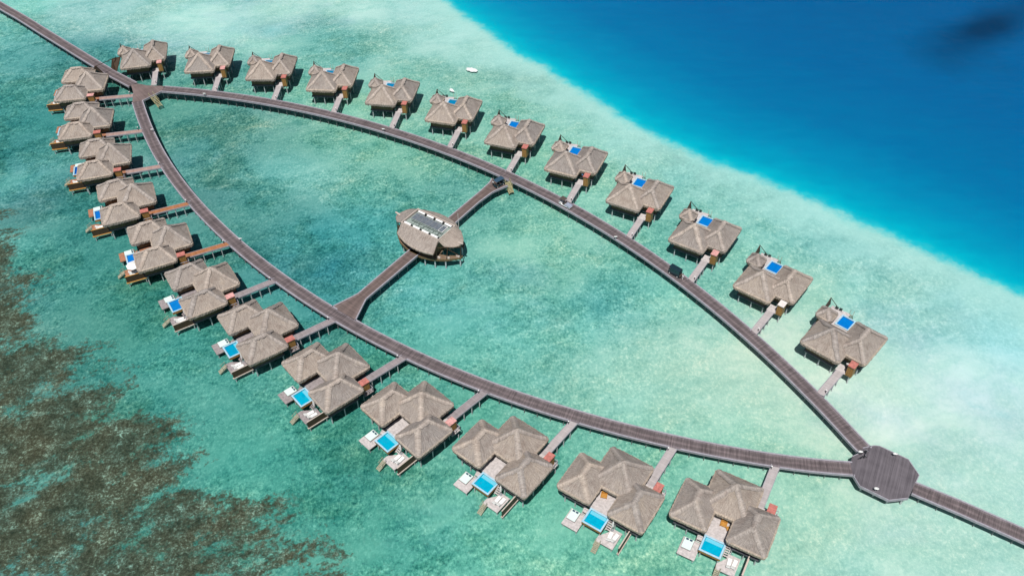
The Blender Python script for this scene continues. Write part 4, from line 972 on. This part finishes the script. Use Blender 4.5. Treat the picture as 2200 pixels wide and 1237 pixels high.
# ------------------------------------------------------------------ vehicles, bicycles, people
def wheel(parent, x, y, r_=.27, wd=.2):
    w_ = MB().rod((0,-wd/2,0), (0,wd/2,0), r_, r_, 16).build('wheel', M['black'], parent, (x, y, r_)); MB().rod((0,-wd/2-.01,0), (0,wd/2+.01,0), r_*.5, r_*.5, 12).build('rim', M['white'], w_)
def heading(px0, py0, px1, py1):
    a, b_ = at(px0, py0, ZD), at(px1, py1, ZD); return math.atan2(b_[1]-a[1], b_[0]-a[0])
def buggy(px, py, ang, canopy, body, L, kind, label, seats=2):
    X, Y = at(px, py, ZD); r_ = empty('buggy', (X, Y, ZD+.02), ang); tag(r_, label, 'buggy', 'electric buggies')
    s_ = MB(); s_.box(-L/2, L/2, -.6, .6, .3, .5); s_.prism([(L/2-.5,-.55),(L/2+.1,-.4),(L/2+.1,.4),(L/2-.5,.55)], .5, .85); s_.build('body', body, r_, bevel=.04)
    cl = L*(.5 if kind == 'truck' else 1)-.2; cx_ = (L/2-cl/2-.15) if kind == 'truck' else 0
    MB().box(cx_-cl/2, cx_+cl/2, -.66, .66, 1.86, 1.98).build('canopy', canopy, r_, bevel=.05)
    s_ = MB()
    for x in (cx_-cl/2+.08, cx_+cl/2-.08):
        for y in (-.58,.58): s_.bar((x,y,.5),(x,y,1.86),.05)
    s_.build('canopy_post', M['black'], r_)
    for k in range(seats if kind != 'truck' else 1):
        x = L/2-1.15-k*.9; o = MB().box(x-.25,x+.2,-.5,.5,.5,.78).build('seat', M['brownc'], r_, bevel=.03); MB().box(x-.33,x-.24,-.5,.5,.78,1.2).build('seat_back', M['brownc'], o)
    if kind == 'truck': 
        t_ = MB().box(-L/2,0,-.62,.62,.62,.68); 
        t_.box(-L/2,0,-.64,-.60,.68,.86); t_.box(-L/2,0,.60,.64,.68,.86); t_.build('load_bed', M['silver'], r_)
    if kind == 'closed':
        s_ = MB(); s_.box(-L/2+.1,L/2-.5,-.62,-.58,.5,1.86); s_.box(-L/2+.1,L/2-.5,.58,.62,.5,1.86); s_.box(-L/2+.05,-L/2+.1,-.6,.6,.5,1.86); s_.build('side_curtain', M['blackg'], r_)
    s_ = MB(); s_.quad((L/2-.28,-.55,.9),(L/2-.28,.55,.9),(L/2-.45,.55,1.82),(L/2-.45,-.55,1.82)); s_.box(L/2-.3,L/2-.26,-.56,.56,.86,.9); s_.build('windscreen', M['steel'], r_)
    for x in (-L/2+.45, L/2-.45):
        for y in (-.52,.52): wheel(r_, x, y)
    for y in (-.38,.38): MB().cyl(L/2+.1, y, .62, .72, .06, .06, 8).build('headlight', M['white'], r_)
buggy(1449.5, 589.5, heading(1490,606,1420,566), M['blackg'], M['blackg'], 2.9, 'closed', 'black closed buggy on the upper right arc, person in white behind it', 3)
buggy(1215, 443, heading(1260,462,1190,424), M['brownc'], M['shirt_w'], 3.2, 'truck', 'white utility buggy with brown canopy and silver load bed by the eighth jetty')
buggy(1072, 399, heading(1050,410,1085,391), M['navy'], M['blackg'], 2.7, 'cart', 'navy roofed buggy parked where the middle boardwalk meets the upper right arc', 2)
def bicycle(px, py, ang, label, tilt=0):
    X, Y = at(px, py, ZD); r_ = empty('bicycle', (X, Y, ZD+.01), ang); r_.rotation_euler = (tilt, 0, ang); tag(r_, label, 'bicycle', 'bicycles at the octagon')
    T = Matrix.Rotation(R(90), 3, 'X')
    for x in (-.52,.52): MB().torus((x,0,.34), .31, .035, 18, 6, T).build('wheel', M['black'], r_)
    s_ = MB()
    for p, q in (((-.52,0,.34),(-.1,0,.32)),((-.52,0,.34),(-.2,0,.82)),((-.1,0,.32),(-.22,0,.86)),((-.1,0,.32),(.36,0,.78)),((-.2,0,.82),(.36,0,.82)),((.52,0,.34),(.36,0,.95))): s_.bar(p, q, .045)
    s_.build('frame', M['black'], r_); MB().bar((.36,-.28,1.0),(.36,.28,1.0),.04).build('handlebar', M['steel'], r_); MB().box(-.34,-.08,-.08,.08,.88,.95).build('saddle', M['black'], r_, bevel=.02)
for k, (px, py, a, lab) in enumerate(((1854,974,.4,'black bicycle at the octagon, nearest the upper arc'),(1857.5,977.5,1.0,'black bicycle in the middle of the bunch at the octagon'),(1852,985,.2,'dark bicycle at the octagon, nearest the lower arc'))): bicycle(px, py, a, lab, .06)

def skin_mesh(name, nodes, edges, m_, parent, root=0, sub=1):
    me_ = bpy.data.meshes.new(name); me_.from_pydata([n_[0] for n_ in nodes], edges, []); me_.materials.append(m_)
    o = bpy.data.objects.new(name, me_); COL.objects.link(o); o.parent = parent
    sm = o.modifiers.new('skin', 'SKIN')
    for v_, n_ in zip(me_.skin_vertices[0].data, nodes): v_.radius = n_[1]; v_.use_root = False
    me_.skin_vertices[0].data[root].use_root = True; sm.use_smooth_shade = True
    ss = o.modifiers.new('sub', 'SUBSURF'); ss.levels = sub; ss.render_levels = sub; return o
def person(loc, rz, shirt, trousers, label, arm=0.0, stride=.12):
    r_ = empty('person', loc, rz); tag(r_, label, 'person')
    sh = stride; a = arm
    J = [((0,0,.95),(.13,.10)),((0,0,1.15),(.12,.09)),((0,0,1.36),(.15,.10)),((0,0,1.49),(.055,.055)),((0,.01,1.60),(.075,.09)),((0,.01,1.70),(.07,.085)),
         ((.17,0,1.40),(.055,.055)),((.22,.05+a*.25,1.13+a*.12),(.042,.042)),((.21,.16+a*.42,.92+a*.34),(.032,.032)),
         ((-.17,0,1.40),(.055,.055)),((-.23,-.03,1.13),(.042,.042)),((-.22,.06,.92),(.032,.032)),
         ((.09,0,.90),(.085,.085)),((.10,sh,.50),(.06,.06)),((.10,sh*.6,.09),(.042,.042)),((.10,sh*.6+.16,.04),(.04,.03)),
         ((-.09,0,.90),(.085,.085)),((-.10,-sh*.3,.50),(.06,.06)),((-.10,-sh,.09),(.042,.042)),((-.10,-sh+.16,.04),(.04,.03))]
    Ed = [(0,1),(1,2),(2,3),(3,4),(4,5),(2,6),(6,7),(7,8),(2,9),(9,10),(10,11),(0,12),(12,13),(13,14),(14,15),(0,16),(16,17),(17,18),(18,19)]
    # hands: a palm and five unequal fingers each
    for hi, sx in ((8, 1), (11, -1)):
        hx, hy, hz = J[hi][0]; p = len(J); J.append(((hx, hy+.03, hz-.06), (.032,.016))); Ed.append((hi, p))
        for k, ln in enumerate((.060,.070,.066,.052)):
            q = len(J); ox = (k-1.5)*.018; J.append(((hx+ox, hy+.045, hz-.09-ln*.4), (.009,.009))); J.append(((hx+ox, hy+.065, hz-.09-ln), (.008,.008))); Ed += [(p, q), (q, q+1)]
        q = len(J); J.append(((hx-sx*.04, hy+.07, hz-.075), (.010,.010))); Ed.append((p, q))
    skin_mesh('body', J, Ed, M['skin'], r_)
    S = [(p, (r0*1.22+.012, r1*1.28+.012)) for p, (r0, r1) in (J[0],J[1],J[2],J[6],J[7],J[9],J[10])]
    skin_mesh('shirt', S, [(0,1),(1,2),(2,3),(3,4),(2,5),(5,6)], shirt, r_)
    S = [(p, (r0*1.2+.014, r1*1.2+.014)) for p, (r0, r1) in (J[0],J[12],J[13],J[14],J[16],J[17],J[18])]
    skin_mesh('trousers', S, [(0,1),(1,2),(2,3),(0,4),(4,5),(5,6)], trousers, r_)
    MB().ball((0,-.015,1.69), .098, .112, .10, 12, 7).build('hair', M['hair'], r_, smooth=True)
    s_ = MB(); s_.ball((0,.105,1.62),.014,.022,.02,6,4); s_.ball((.078,.01,1.63),.012,.02,.028,6,4); s_.ball((-.078,.01,1.63),.012,.02,.028,6,4); s_.build('nose_and_ears', M['skin'], r_)
    s_ = MB(); s_.ball((.03,.09,1.645),.010,.008,.007,6,4); s_.ball((-.03,.09,1.645),.010,.008,.007,6,4); s_.box(-.022,.022,.088,.096,1.575,1.582); s_.build('eyes_and_mouth', M['hair'], r_)
def P3(px, py): X, Y = at(px, py, ZD); return (X, Y, ZD+.01)
person(P3(1465.5, 601), R(60), M['shirt_w'], M['trousers_w'], 'person in white shirt and trousers pushing at the rear of the black buggy', .8)
person(P3(1059.5, 400), R(-70), M['shirt_w'], M['trousers'], 'person in a white shirt standing in front of the navy roofed buggy', .2)
person(P3(1251.5, 384), R(10), M['shirt_b'], M['trousers'], 'person in blue top on the jetty by the eighth hut in the upper right row', .4)
person(P3(1817.5, 790.5), R(-20), M['shirt_w'], M['trousers'], 'person in white top beside the hut of the twelfth villa, upper right row', .3)
